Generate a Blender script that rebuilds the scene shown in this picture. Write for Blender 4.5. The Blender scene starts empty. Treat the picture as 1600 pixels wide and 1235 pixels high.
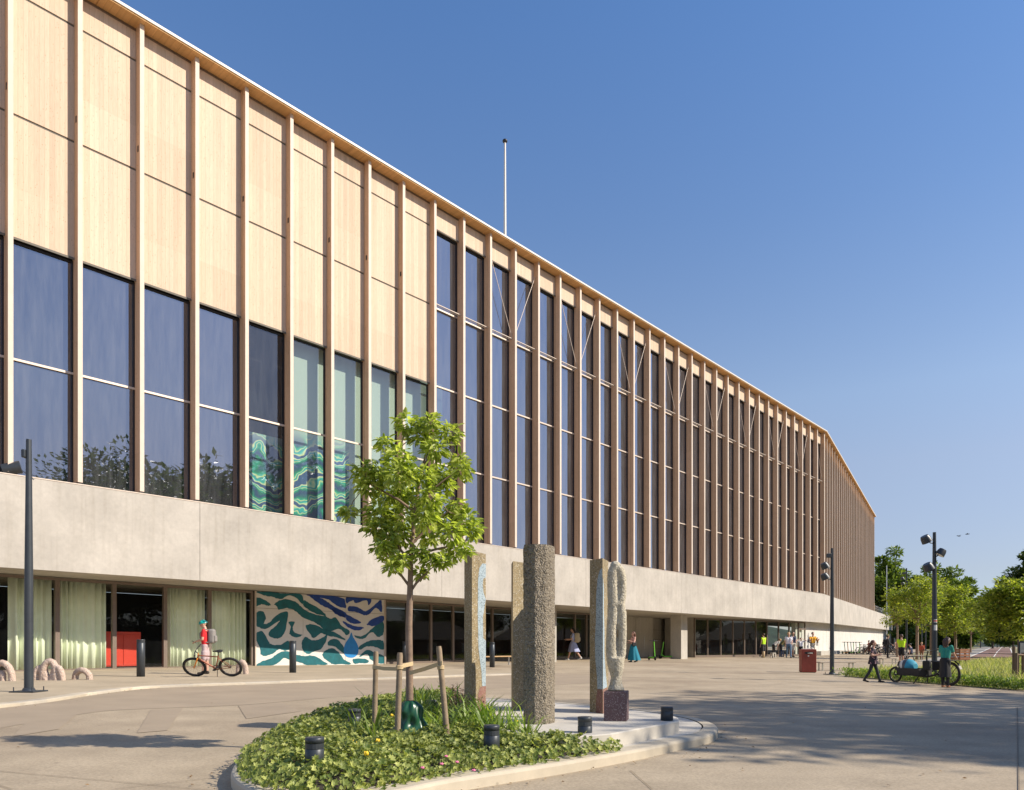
import bpy, bmesh, math, random
import numpy as np
from mathutils import Vector, Matrix
random.seed(7); rng = np.random.default_rng(7)
R = math.radians
scene = bpy.context.scene
COL = scene.collection

# ------------------------------------------------------------------ camera, world, sun, exposure
F, HY, CZ = 1155.0, 1011.0, 1.22          # focal length in photo pixels, horizon row, camera height
SUN_AZ = (0.978, -0.208); SUN_EL = 35.0
cam_d = bpy.data.cameras.new('camera'); cam = bpy.data.objects.new('camera', cam_d); COL.objects.link(cam)
cam.location = (0, 0, CZ); cam.rotation_euler = (R(90), 0, 0)
cam_d.sensor_width = 36; cam_d.lens = 36 * F / 1600; cam_d.shift_y = (HY - 617.5) / 1600
cam_d.clip_start = 0.05; cam_d.clip_end = 6000
scene.camera = cam
world = bpy.data.worlds.new('World'); scene.world = world; world.use_nodes = True
wn = world.node_tree; bg = wn.nodes['Background']
sky = wn.nodes.new('ShaderNodeTexSky'); sky.sky_type = 'NISHITA'; sky.sun_disc = False
sky.sun_elevation = R(SUN_EL); sky.sun_rotation = math.atan2(SUN_AZ[0], SUN_AZ[1])
sky.altitude = 0; sky.air_density = 0.85; sky.dust_density = 0.15; sky.ozone_density = 3.0
# gentle haze gradient of a real summer sky: tint the sky by the elevation of the view direction
_tc = wn.nodes.new('ShaderNodeTexCoord'); _sp = wn.nodes.new('ShaderNodeSeparateXYZ'); wn.links.new(_tc.outputs['Generated'], _sp.inputs[0])
_rp = wn.nodes.new('ShaderNodeValToRGB'); _cr = _rp.color_ramp
while len(_cr.elements) < 7: _cr.elements.new(.5)
for _e, (_p, _c) in zip(_cr.elements, ((0.0,(.50,.45,.52)),(.055,(.61,.54,.57)),(.09,(.73,.59,.57)),(.22,(1.10,.85,.735)),(.30,(1.20,1.0,.87)),(.49,(.95,.98,1.01)),(.65,(.82,1.0,1.14)))):
    _e.position = _p; _e.color = (_c[0]/1.3, _c[1]/1.3, _c[2]/1.3, 1)
wn.links.new(_sp.outputs[2], _rp.inputs[0])
_vm = wn.nodes.new('ShaderNodeVectorMath'); _vm.operation = 'MULTIPLY'; wn.links.new(sky.outputs[0], _vm.inputs[0]); wn.links.new(_rp.outputs[0], _vm.inputs[1])
_vs = wn.nodes.new('ShaderNodeVectorMath'); _vs.operation = 'SCALE'; _vs.inputs['Scale'].default_value = 1.3; wn.links.new(_vm.outputs[0], _vs.inputs[0])
wn.links.new(_vs.outputs[0], bg.inputs[0]); bg.inputs[1].default_value = 0.128
sd = bpy.data.lights.new('sun', 'SUN'); sd.energy = 4.3; sd.angle = R(0.53); sd.color = (1.0, 0.90, 0.76)
sun = bpy.data.objects.new('sun', sd); COL.objects.link(sun)
sv = Vector((SUN_AZ[0] * math.cos(R(SUN_EL)), SUN_AZ[1] * math.cos(R(SUN_EL)), math.sin(R(SUN_EL))))
sun.rotation_euler = sv.to_track_quat('Z', 'Y').to_euler(); sun.location = (60, -15, 60)
scene.view_settings.view_transform = 'Standard'; scene.view_settings.look = 'None'
scene.view_settings.exposure = 0.58; scene.view_settings.gamma = 1.0
scene.render.engine = 'CYCLES'
scene.cycles.max_bounces = 8; scene.cycles.transparent_max_bounces = 12
scene.cycles.use_denoising = True
scene.cycles.sample_clamp_indirect = 6.0

# ------------------------------------------------------------------ geometry helpers
V = Vector
def sub(a, b): return (a[0]-b[0], a[1]-b[1], a[2]-b[2])
class MB:
    """collects shapes, then becomes ONE mesh object"""
    def __init__(s): s.v = []; s.f = []; s.m = []; s.sm = []
    def add(s, vs, fs, mi=0, smooth=False):
        o = len(s.v); s.v += [tuple(p) for p in vs]
        for f in fs: s.f.append([i + o for i in f]); s.m.append(mi); s.sm.append(smooth)
        return s
    def box8(s, p, mi=0):
        return s.add(p, [(0,3,2,1),(4,5,6,7),(0,1,5,4),(1,2,6,5),(2,3,7,6),(3,0,4,7)], mi)
    def box(s, c, d, mi=0, rz=0, M=None):
        hx, hy, hz = d[0]/2, d[1]/2, d[2]/2
        ps = [V(q) for q in ((-hx,-hy,-hz),(hx,-hy,-hz),(hx,hy,-hz),(-hx,hy,-hz),(-hx,-hy,hz),(hx,-hy,hz),(hx,hy,hz),(-hx,hy,hz))]
        m = M if M is not None else Matrix.Rotation(rz, 3, 'Z')
        return s.box8([m @ p + V(c) for p in ps], mi)
    def rbox(s, c, d, b=0.01, mi=0, rz=0, M=None):
        """box with chamfered edges"""
        bm = bmesh.new(); bmesh.ops.create_cube(bm, size=1)
        for v in bm.verts: v.co = V((v.co.x*d[0], v.co.y*d[1], v.co.z*d[2]))
        bmesh.ops.bevel(bm, geom=bm.edges[:], offset=b, segments=2, affect='EDGES', profile=0.5)
        m = M if M is not None else Matrix.Rotation(rz, 3, 'Z')
        bm.verts.index_update()
        s.add([m @ v.co + V(c) for v in bm.verts], [[v.index for v in f.verts] for f in bm.faces], mi)
        bm.free(); return s
    def tube(s, pts, rad, n=8, mi=0, cap=True, rounded=False, smooth=True):
        pts = [V(p) for p in pts]
        if not hasattr(rad, '__len__'): rad = [rad]*len(pts)
        rad = list(rad)
        if rounded:
            d0 = (pts[0]-pts[1]).normalized(); d1 = (pts[-1]-pts[-2]).normalized()
            a = [(pts[0]+d0*rad[0]*math.sin(t), rad[0]*max(math.cos(t),.05)) for t in (1.5,1.0,.5)]
            b = [(pts[-1]+d1*rad[-1]*math.sin(t), rad[-1]*max(math.cos(t),.05)) for t in (.5,1.0,1.5)]
            pts = [p for p,_ in a]+pts+[p for p,_ in b]; rad = [r for _,r in a]+rad+[r for _,r in b]
        k = len(pts); vs = []; up = None
        for i in range(k):
            t = pts[min(i+1,k-1)]-pts[max(i-1,0)]
            if t.length < 1e-9: t = V((0,0,1))
            t.normalize()
            if up is None:
                up = V((0,0,1)) if abs(t.z) < .9 else V((1,0,0))
            x = up - t*up.dot(t)
            if x.length < 1e-6: x = t.orthogonal()
            x.normalize(); up = x; y = t.cross(x)
            for j in range(n):
                a = 2*math.pi*j/n; vs.append(pts[i]+(x*math.cos(a)+y*math.sin(a))*rad[i])
        fs = [(i*n+j, i*n+(j+1)%n, (i+1)*n+(j+1)%n, (i+1)*n+j) for i in range(k-1) for j in range(n)]
        s.add(vs, fs, mi, smooth)
        if cap:
            s.add(vs[:n], [list(range(n))[::-1]], mi); s.add(vs[-n:], [list(range(n))], mi)
        return s
    def lathe(s, prof, c=(0,0,0), n=16, mi=0, smooth=True, sx=1, sy=1):
        vs = [(c[0]+r*sx*math.cos(2*math.pi*j/n), c[1]+r*sy*math.sin(2*math.pi*j/n), c[2]+z) for r,z in prof for j in range(n)]
        fs = [(i*n+j, i*n+(j+1)%n, (i+1)*n+(j+1)%n, (i+1)*n+j) for i in range(len(prof)-1) for j in range(n)]
        return s.add(vs, fs, mi, smooth)
    def ell(s, c, r, mi=0, n=12, k=8, M=None):
        vs=[]; fs=[]
        for i in range(k+1):
            t = math.pi*i/k
            for j in range(n):
                a = 2*math.pi*j/n
                p = V((r[0]*math.sin(t)*math.cos(a), r[1]*math.sin(t)*math.sin(a), -r[2]*math.cos(t)))
                if M is not None: p = M @ p
                vs.append(p+V(c))
        fs = [(i*n+j, i*n+(j+1)%n, (i+1)*n+(j+1)%n, (i+1)*n+j) for i in range(k) for j in range(n)]
        return s.add(vs, fs, mi, True)
    def prism(s, poly, z0, z1, mi=0):
        """poly: list of (x,y); z0,z1 numbers or functions of (x,y)"""
        g0 = z0 if callable(z0) else (lambda x,y: z0); g1 = z1 if callable(z1) else (lambda x,y: z1)
        n = len(poly)
        vs = [(x,y,g0(x,y)) for x,y in poly]+[(x,y,g1(x,y)) for x,y in poly]
        fs = [list(range(n))[::-1], list(range(n,2*n))]+[(i,(i+1)%n,n+(i+1)%n,n+i) for i in range(n)]
        return s.add(vs, fs, mi)
    def torus(s, c, Rr, r, axis='y', n=28, k=8, mi=0, M=None):
        vs=[]
        for i in range(n):
            a=2*math.pi*i/n
            for j in range(k):
                b=2*math.pi*j/k; q=Rr+r*math.cos(b); h=r*math.sin(b)
                p = V((q*math.cos(a), h, q*math.sin(a))) if axis=='y' else (V((q*math.cos(a), q*math.sin(a), h)) if axis=='z' else V((h, q*math.cos(a), q*math.sin(a))))
                if M is not None: p = M @ p
                vs.append(p+V(c))
        fs=[(i*k+j, ((i+1)%n)*k+j, ((i+1)%n)*k+(j+1)%k, i*k+(j+1)%k) for i in range(n) for j in range(k)]
        return s.add(vs, fs, mi, True)
    def build(s, name, mats, parent=None, off=(0,0,0), fix=True):
        me = bpy.data.meshes.new(name)
        me.from_pydata([sub(p, off) for p in s.v] if any(off) else s.v, [], s.f)
        mats = mats if isinstance(mats, (list,tuple)) else [mats]
        for m in mats: me.materials.append(m)
        me.polygons.foreach_set('material_index', s.m); me.polygons.foreach_set('use_smooth', s.sm)
        if fix:
            bm = bmesh.new(); bm.from_mesh(me); bmesh.ops.recalc_face_normals(bm, faces=bm.faces[:]); bm.to_mesh(me); bm.free()
        me.update()
        return link(name, me, parent)
def link(name, me, parent=None):
    o = bpy.data.objects.new(name, me); COL.objects.link(o)
    if parent is not None: o.parent = parent
    return o
def tag(o, label=None, cat=None, group=None, kind=None):
    if label: o['label'] = label
    if cat: o['category'] = cat
    if group: o['group'] = group
    if kind: o['kind'] = kind
    return o
def thing(name, label, cat, loc=(0,0,0), rz=0, group=None):
    o = bpy.data.objects.new(name, None); COL.objects.link(o); o.location = loc; o.rotation_euler = (0,0,rz)
    o.empty_display_size = .2
    return tag(o, label, cat, group)
def copy_tree(o, parent=None):
    c = o.copy(); COL.objects.link(c)
    if parent is not None: c.parent = parent
    for ch in list(o.children): copy_tree(ch, c)
    return c

# ------------------------------------------------------------------ the place: photo geometry to metres
def G(x, y):
    """ground height: falls gently from the building to the road, rises far away"""
    out = (x+16.76)*.794-(y-24.2)*.608
    z = .35-.0125*min(max(out, 0), 45)
    if y > 55: z += min((y-55)*.0045, 0.75)
    return z
def W(px, py, Y): return V(((px-800)/F*Y, Y, CZ+(HY-py)/F*Y))
def GP(px, py, dz=0.0):
    """point of the ground (plus dz) seen at a photo pixel"""
    k = (px-800)/F; s = (HY-py)/F; lo, hi = 2.0, 900.0
    f = lambda Y: CZ+s*Y-G(k*Y, Y)-dz
    Y = lo
    while Y < hi and f(Y) > 0: Y *= 1.02
    a, b = Y/1.02, Y
    for _ in range(40):
        m = (a+b)/2
        if f(m) > 0: a = m
        else: b = m
    return V((k*a, a, G(k*a, a)+dz))
# main front A: fin front edges lie on this line; s metres along, u metres into the building
BAY = 1.92
DA = V((.6719, .7406, 0)); UA = V((-.7406, .6719, 0))
FK = 41226.0
Y0 = FK/(1848-12.5); P0 = V(((12.5-800)/F*Y0, Y0, 0))
def A(s, u, z): return P0+DA*s+UA*u+V((0,0,z))
def sA(px):  # s on front A seen at photo column px
    return (FK/(1848-px)-Y0)/DA.y
SOFFIT, SILL, ROOF, HEAD0, HEAD1, TRAN, TOPP = CZ+2.405, CZ+5.27, CZ+21.35, CZ+12.68, CZ+20.24, CZ+8.93, CZ+21.25
JOINT = CZ+16.47
NB = 36; SEND = BAY*NB
CB = A(SEND, 0, 0)
DB = V((.511, .8596, 0)); UB = V((-.8596, .511, 0))
def B(s, u, z): return CB+DB*s+UB*u+V((0,0,z))
BRISE = .0115
# ground floor glazing line
G0 = V((-16.76, 24.2, 0)); DG = V((.608, .794, 0)); UG = V((-.794, .608, 0))
def gz(t, u, z): return G0+DG*t+UG*u+V((0,0,z))
def tG(px):
    k = (px-800)/F
    return (16.76+24.2*k)/(.608-.794*k)

# ------------------------------------------------------------------ materials
def new_mat(name):
    m = bpy.data.materials.new(name); m.use_nodes = True
    nt = m.node_tree; b = nt.nodes['Principled BSDF']
    return m, nt, b
def nd(nt, typ, **kw):
    n = nt.nodes.new(typ)
    for k, v in kw.items():
        if k in n.inputs.keys() if isinstance(k, str) and hasattr(n.inputs, 'keys') else False: n.inputs[k].default_value = v
        else: setattr(n, k, v)
    return n
def coords(nt, scale=(1,1,1), kind='Object'):
    tc = nt.nodes.new('ShaderNodeTexCoord'); mp = nt.nodes.new('ShaderNodeMapping'); mp.inputs['Scale'].default_value = scale
    nt.links.new(tc.outputs[kind], mp.inputs[0]); return mp.outputs[0]
def noise(nt, vec, scale, detail=4, rough=.55):
    n = nt.nodes.new('ShaderNodeTexNoise'); n.inputs['Scale'].default_value = scale; n.inputs['Detail'].default_value = detail
    n.inputs['Roughness'].default_value = rough; nt.links.new(vec, n.inputs['Vector']); return n.outputs['Fac']
def ramp(nt, fac, stops, interp='LINEAR'):
    r = nt.nodes.new('ShaderNodeValToRGB'); cr = r.color_ramp; cr.interpolation = interp
    while len(cr.elements) > len(stops): cr.elements.remove(cr.elements[-1])
    while len(cr.elements) < len(stops): cr.elements.new(.5)
    for e, (p, c) in zip(cr.elements, stops):
        e.position = p; e.color = (c[0], c[1], c[2], 1) if hasattr(c, '__len__') else (c, c, c, 1)
    nt.links.new(fac, r.inputs[0]); return r.outputs[0]
def mixc(nt, fac, a, b, typ='MIX'):
    m = nt.nodes.new('ShaderNodeMix'); m.data_type = 'RGBA'; m.blend_type = typ
    for sock, v in ((m.inputs[0], fac), (m.inputs[6], a), (m.inputs[7], b)):
        if hasattr(v, 'is_linked') or hasattr(v, 'links'): nt.links.new(v, sock)
        elif hasattr(v, '__len__'): sock.default_value = (v[0], v[1], v[2], 1)
        else: sock.default_value = v
    return m.outputs[2]
def math_(nt, op, a, b=None, c=None):
    m = nt.nodes.new('ShaderNodeMath'); m.operation = op
    for i, v in enumerate((a, b, c)):
        if v is None: continue
        if hasattr(v, 'links'): nt.links.new(v, m.inputs[i])
        else: m.inputs[i].default_value = v
    return m.outputs[0]
def bump(nt, b, h, strength=.3, dist=.01):
    n = nt.nodes.new('ShaderNodeBump'); n.inputs['Strength'].default_value = strength; n.inputs['Distance'].default_value = dist
    nt.links.new(h, n.inputs['Height']); nt.links.new(n.outputs[0], b.inputs['Normal'])
def plain(name, c, rough=.6, metal=0, var=.12, scale=6, bmp=0, spec=.5):
    m, nt, b = new_mat(name); vec = coords(nt); f = noise(nt, vec, scale)
    col = ramp(nt, f, [(.25, [x*(1-var) for x in c]), (.75, [min(1, x*(1+var)) for x in c])])
    nt.links.new(col, b.inputs['Base Color']); b.inputs['Roughness'].default_value = rough; b.inputs['Metallic'].default_value = metal
    b.inputs['Specular IOR Level'].default_value = spec
    if bmp: bump(nt, b, noise(nt, vec, scale*8), bmp, .01)
    return m
def along(nt, d):
    """metres along direction d and height, from object coordinates"""
    tc = nt.nodes.new('ShaderNodeTexCoord'); dp = nt.nodes.new('ShaderNodeVectorMath'); dp.operation = 'DOT_PRODUCT'
    nt.links.new(tc.outputs['Object'], dp.inputs[0]); dp.inputs[1].default_value = d
    sp = nt.nodes.new('ShaderNodeSeparateXYZ'); nt.links.new(tc.outputs['Object'], sp.inputs[0])
    cb = nt.nodes.new('ShaderNodeCombineXYZ'); nt.links.new(dp.outputs['Value'], cb.inputs[0]); nt.links.new(sp.outputs[2], cb.inputs[2])
    return dp.outputs['Value'], sp.outputs[2], cb.outputs[0]
def boards(name, d, base, width=.13):
    """vertical timber boards with grain and knots"""
    m, nt, b = new_mat(name); s, z, vec = along(nt, d)
    q = math_(nt, 'DIVIDE', s, width); fr = math_(nt, 'FRACT', q); fl = math_(nt, 'FLOOR', q)
    wn_ = nt.nodes.new('ShaderNodeTexWhiteNoise'); wn_.noise_dimensions = '1D'; nt.links.new(fl, wn_.inputs['W'])
    gap = math_(nt, 'LESS_THAN', fr, .05)
    mp = nt.nodes.new('ShaderNodeMapping'); mp.inputs['Scale'].default_value = (1, 1, .07); nt.links.new(vec, mp.inputs[0])
    off = nt.nodes.new('ShaderNodeVectorMath'); off.operation = 'ADD'; nt.links.new(mp.outputs[0], off.inputs[0]); nt.links.new(wn_.outputs['Color'], off.inputs[1])
    grain = noise(nt, off.outputs[0], 45, 5)
    c = ramp(nt, grain, [(.3, [x*.90 for x in base]), (.7, [min(1,x*1.05) for x in base])])
    tint = ramp(nt, wn_.outputs['Value'], [(0, (.90,.89,.87)), (1, (1.04,1.03,1.03))])
    c = mixc(nt, 1.0, c, tint, 'MULTIPLY')
    mk = nt.nodes.new('ShaderNodeMapping'); mk.inputs['Scale'].default_value = (3.2, 1, 1.5); nt.links.new(vec, mk.inputs[0])
    vo = nt.nodes.new('ShaderNodeTexVoronoi'); vo.inputs['Scale'].default_value = 4.4; nt.links.new(mk.outputs[0], vo.inputs['Vector'])
    knot = ramp(nt, vo.outputs['Distance'], [(.06, 1), (.17, 0)])
    c = mixc(nt, math_(nt, 'MULTIPLY', knot, .7), c, (base[0]*.45, base[1]*.33, base[2]*.22))
    c = mixc(nt, math_(nt, 'MULTIPLY', gap, .45), c, (base[0]*.4, base[1]*.32, base[2]*.24))
    st = noise(nt, mp.outputs[0], 3, 3)
    c = mixc(nt, 1.0, c, ramp(nt, st, [(.3, .9), (.7, 1.04)]), 'MULTIPLY')
    bay = nt.nodes.new('ShaderNodeTexWhiteNoise'); bay.noise_dimensions = '2D'; cbb = nt.nodes.new('ShaderNodeCombineXYZ')
    nt.links.new(math_(nt, 'FLOOR', math_(nt, 'DIVIDE', s, 1.92)), cbb.inputs[0]); nt.links.new(math_(nt, 'FLOOR', math_(nt, 'DIVIDE', z, 3.77)), cbb.inputs[1]); nt.links.new(cbb.outputs[0], bay.inputs['Vector'])
    c = mixc(nt, 1.0, c, ramp(nt, bay.outputs['Value'], [(0, (.93,.925,.91)), (1, (1.02,1.02,1.02))]), 'MULTIPLY')
    nt.links.new(c, b.inputs['Base Color']); b.inputs['Roughness'].default_value = .7; b.inputs['Specular IOR Level'].default_value = .25
    bump(nt, b, math_(nt, 'SUBTRACT', math_(nt,'MULTIPLY',grain,.3), gap), .35, .004)
    return m
def concrete(name, base, d=(.6719,.7406,0), stain=.18, streak=True):
    m, nt, b = new_mat(name); s, z, vec = along(nt, d); tc = coords(nt)
    f1 = noise(nt, tc, .6, 6, .6); f2 = noise(nt, tc, 7, 5, .65)
    c = ramp(nt, f1, [(.3, [x*(1-stain) for x in base]), (.68, [min(1,x*(1+stain*.5)) for x in base])])
    c = mixc(nt, 1.0, c, ramp(nt, f2, [(.3, .92), (.7, 1.04)]), 'MULTIPLY')
    if streak:
        mp = nt.nodes.new('ShaderNodeMapping'); mp.inputs['Scale'].default_value = (1, 1, .06); nt.links.new(vec, mp.inputs[0])
        f3 = noise(nt, mp.outputs[0], 4.5, 5, .6)
        c = mixc(nt, 1.0, c, ramp(nt, f3, [(.30, (.89,.88,.86)), (.5, (1,1,1))]), 'MULTIPLY')
    vo = nt.nodes.new('ShaderNodeTexVoronoi'); vo.inputs['Scale'].default_value = 2.2; nt.links.new(tc, vo.inputs['Vector'])
    pit = ramp(nt, vo.outputs['Distance'], [(.018, 1), (.05, 0)])
    c = mixc(nt, math_(nt, 'MULTIPLY', pit, .5), c, [x*.45 for x in base])
    nt.links.new(c, b.inputs['Base Color']); b.inputs['Roughness'].default_value = .85; b.inputs['Specular IOR Level'].default_value = .25
    bump(nt, b, f2, .25, .006); return m
def speckle(name, base, dots, scale=60, bmp=.9, dist=.012):
    """exposed-aggregate stone"""
    m, nt, b = new_mat(name); vec = coords(nt)
    vo = nt.nodes.new('ShaderNodeTexVoronoi'); vo.inputs['Scale'].default_value = scale; nt.links.new(vec, vo.inputs['Vector'])
    rgb = nt.nodes.new('ShaderNodeSeparateColor'); nt.links.new(vo.outputs['Color'], rgb.inputs[0])
    c = ramp(nt, rgb.outputs[0], [(i/len(dots), d) for i, d in enumerate(dots)], 'CONSTANT')
    edge = ramp(nt, vo.outputs['Distance'], [(.25, 0), (.6, 1)])
    c = mixc(nt, edge, c, base)
    big = noise(nt, vec, 2.5, 5); c = mixc(nt, 1.0, c, ramp(nt, big, [(.3, .78), (.7, 1.08)]), 'MULTIPLY')
    nt.links.new(c, b.inputs['Base Color']); b.inputs['Roughness'].default_value = .85; b.inputs['Specular IOR Level'].default_value = .3
    h = math_(nt, 'SUBTRACT', noise(nt, vec, scale*.5, 4), math_(nt, 'MULTIPLY', vo.outputs['Distance'], .7))
    bump(nt, b, h, bmp, dist); return m
def leafm(name, dark, light, trans=.35, rough=.45):
    m, nt, b = new_mat(name); ge = nt.nodes.new('ShaderNodeNewGeometry')
    c = ramp(nt, ge.outputs['Random Per Island'], [(0, dark), (.6, [(a+b_)/2 for a, b_ in zip(dark, light)]), (1, light)])
    vec = coords(nt); c = mixc(nt, 1.0, c, ramp(nt, noise(nt, vec, 1.2, 3), [(.3, .75), (.7, 1.15)]), 'MULTIPLY')
    nt.links.new(c, b.inputs['Base Color']); b.inputs['Roughness'].default_value = rough; b.inputs['Specular IOR Level'].default_value = .4
    tr = nt.nodes.new('ShaderNodeBsdfTranslucent'); tc = mixc(nt, 1.0, c, (1.5, 1.6, .6), 'MULTIPLY'); nt.links.new(tc, tr.inputs[0])
    mx = nt.nodes.new('ShaderNodeMixShader'); mx.inputs[0].default_value = trans
    nt.links.new(b.outputs[0], mx.inputs[1]); nt.links.new(tr.outputs[0], mx.inputs[2])
    nt.links.new(mx.outputs[0], nt.nodes['Material Output'].inputs[0]); return m
def glassm(name, tint, refl, base_r, dust=.06, dustc=(.45,.47,.5), power=2.2):
    """coated pane: fresnel mirror over a tinted transparent body with a little dust"""
    m, nt, b = new_mat(name); nt.nodes.remove(b)
    tr = nt.nodes.new('ShaderNodeBsdfTransparent'); tr.inputs[0].default_value = (*tint, 1)
    gl = nt.nodes.new('ShaderNodeBsdfGlossy'); gl.inputs['Color'].default_value = (*refl, 1); gl.inputs['Roughness'].default_value = .012
    df = nt.nodes.new('ShaderNodeBsdfDiffuse'); df.inputs[0].default_value = (*dustc, 1)
    lw = nt.nodes.new('ShaderNodeLayerWeight'); lw.inputs['Blend'].default_value = .5
    fac = math_(nt, 'ADD', math_(nt, 'MULTIPLY', math_(nt, 'POWER', lw.outputs['Facing'], power), 1-base_r), base_r)
    mx = nt.nodes.new('ShaderNodeMixShader'); nt.links.new(fac, mx.inputs[0]); nt.links.new(tr.outputs[0], mx.inputs[1]); nt.links.new(gl.outputs[0], mx.inputs[2])
    vec = coords(nt, (1, 1, .12)); dn = ramp(nt, noise(nt, vec, 5, 6, .7), [(.35, dust*.3), (.75, dust*1.6)])
    m2 = nt.nodes.new('ShaderNodeMixShader'); nt.links.new(dn, m2.inputs[0]); nt.links.new(mx.outputs[0], m2.inputs[1]); nt.links.new(df.outputs[0], m2.inputs[2])
    bn = nt.nodes.new('ShaderNodeBump'); bn.inputs['Strength'].default_value = .02; bn.inputs['Distance'].default_value = .02
    nt.links.new(noise(nt, coords(nt), .8, 2), bn.inputs['Height']); nt.links.new(bn.outputs[0], gl.inputs['Normal'])
    nt.links.new(m2.outputs[0], nt.nodes['Material Output'].inputs[0]); return m

M = {}
M['boardsA'] = boards('pale_boards_front', DA, (.69, .535, .395), .145)
M['boardsB'] = boards('pale_boards_side', DB, (.68, .525, .375), .145)
M['fin'] = boards('glulam_timber', (.9, .43, 0), (.68, .465, .30), .31)
M['fin_lit_edge'] = plain('glulam_lit_edge', (.64, .53, .43), .65, 0, .06, 3)  # sunlit fin fronts put into a paler copy of the timber colour
M['soffit_wood'] = boards('soffit_timber', DA, (.70, .42, .185), .2)
M['cornice'] = plain('cornice_white', (.66, .61, .54), .5, 0, .05)
M['band'] = concrete('fair_faced_concrete', (.47, .432, .378))
M['bandB'] = concrete('fair_faced_concrete_side', (.47, .432, .378), (.511,.8596,0))
M['rough_wall'] = concrete('wall_concrete', (.46, .43, .375))
M['white_wall'] = concrete('pale_wall_concrete', (.60, .58, .54), (.511,.8596,0), .12)
M['joint'] = plain('joint_dark', (.16, .145, .12), .9)
M['frame'] = plain('bronze_metal', (.20, .155, .125), .45, .3, .08)
M['frame_dark'] = plain('dark_metal', (.028, .025, .024), .5, .2)
M['rail'] = plain('pale_rail', (.62, .52, .43), .45, .2, .05)
M['steel'] = plain('galvanised_steel', (.62, .62, .62), .35, .8, .08)
M['glass'] = glassm('coated_glass', (.34, .40, .40), (.66, .70, .82), .33, .085)
M['glass_art'] = glassm('art_window_glass', (.86, .90, .88), (.70, .74, .84), .10, .05)
M['glass_clear'] = glassm('shopfront_glass', (.92, .95, .90), (.8, .85, .85), .03, .010, power=4)
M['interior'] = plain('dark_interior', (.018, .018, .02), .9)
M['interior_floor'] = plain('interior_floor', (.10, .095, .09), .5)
M['curtain'] = plain('pale_green_curtain', (.86, .90, .74), .85, 0, .05, 3)
M['red'] = plain('red_cabinet', (.62, .05, .03), .4, 0, .05)
M['anthracite'] = plain('anthracite_paint', (.045, .052, .06), .42, .25, .12, 9)
M['lens'] = plain('lamp_lens', (.75, .75, .72), .25)
M['bark'] = plain('young_bark', (.24, .165, .115), .8, 0, .3, 14, .5)
M['bark_dark'] = plain('old_bark', (.09, .07, .055), .9, 0, .3, 8, .5)
M['stake'] = plain('weathered_stake', (.27, .20, .13), .8, 0, .3, 10, .35)
M['strap'] = plain('jute_strap', (.55, .42, .24), .9, 0, .1, 30, .3)
M['bag'] = plain('green_plastic_bag', (.014, .075, .035), .3, 0, .2, 10)
M['leaf'] = leafm('cherry_leaf', (.16, .225, .03), (.64, .68, .20), .48, .28)
M['leaf_cover'] = leafm('geranium_leaf', (.11, .16, .03), (.50, .52, .15), .30, .5)
M['leaf_blade'] = leafm('iris_blade', (.10, .18, .03), (.36, .44, .12), .38)
M['leaf_purple'] = leafm('purple_sprig', (.10, .05, .05), (.30, .17, .15), .2, .7)
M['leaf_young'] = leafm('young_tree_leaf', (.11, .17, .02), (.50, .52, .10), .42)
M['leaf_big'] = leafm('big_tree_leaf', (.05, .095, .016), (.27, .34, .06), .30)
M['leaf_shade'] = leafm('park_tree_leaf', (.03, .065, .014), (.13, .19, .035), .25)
M['grass'] = leafm('meadow_grass', (.16, .23, .05), (.66, .60, .32), .40, .8)
M['yellow'] = plain('yellow_petal', (.85, .55, .03), .6, 0, .2, 20)
M['pink'] = plain('pink_petal', (.75, .20, .35), .6)
M['soil'] = plain('soil', (.045, .035, .025), .95, 0, .4, 8, .6)
M['kerb'] = concrete('granite_kerb', (.52, .455, .35), streak=False)
M['plinth'] = concrete('plinth_concrete', (.56, .52, .45), streak=False)
M['walk'] = concrete('walk_concrete', (.43, .355, .25), streak=False)
M['stoneA'] = speckle('ochre_aggregate', (.30, .235, .135), [(.20,.16,.09),(.38,.31,.18),(.27,.21,.12),(.10,.09,.07),(.46,.40,.28),(.32,.24,.12),(.62,.58,.50)], 62, .35, .004)
M['stoneC'] = speckle('rough_aggregate', (.25, .21, .155), [(.32,.275,.21),(.21,.18,.14),(.42,.375,.30),(.13,.12,.10),(.36,.31,.23),(.28,.25,.21)], 52, 1.0, .02)
M['stoneE'] = speckle('pale_aggregate', (.50, .45, .34), [(.60,.54,.42),(.40,.35,.26),(.66,.61,.50),(.30,.26,.19),(.55,.48,.36)], 60, .9, .01)
M['stonePink'] = speckle('pink_aggregate', (.55, .42, .34), [(.62,.48,.40),(.46,.34,.27),(.68,.58,.48),(.40,.33,.27),(.60,.44,.36)], 34, .9, .015)
M['blueInlay'] = speckle('blue_terrazzo', (.36, .44, .48), [(.44,.53,.57),(.33,.41,.45),(.50,.58,.61),(.06,.07,.08),(.38,.46,.50),(.15,.17,.18)], 70, .15, .002)
M['redInlay'] = speckle('red_terrazzo', (.24, .125, .10), [(.28,.14,.11),(.18,.10,.08),(.36,.26,.21),(.24,.11,.09),(.30,.24,.16)], 70, .15, .002)
M['purpleStone'] = speckle('purple_terrazzo', (.15, .095, .095), [(.17,.11,.11),(.12,.08,.08),(.40,.34,.33),(.14,.09,.09),(.2,.13,.13)], 95, .2, .003)
M['skin'] = plain('skin', (.58, .34, .24), .55, 0, .08, 20)
M['hair_brown'] = plain('brown_hair', (.07, .035, .02), .5, 0, .3, 40)
M['hair_auburn'] = plain('auburn_hair', (.12, .045, .022), .5, 0, .3, 40)
M['hair_blond'] = plain('blond_hair', (.48, .30, .11), .5, 0, .2, 40)
M['hair_black'] = plain('black_hair', (.018, .014, .012), .45, 0, .3, 40)
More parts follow.
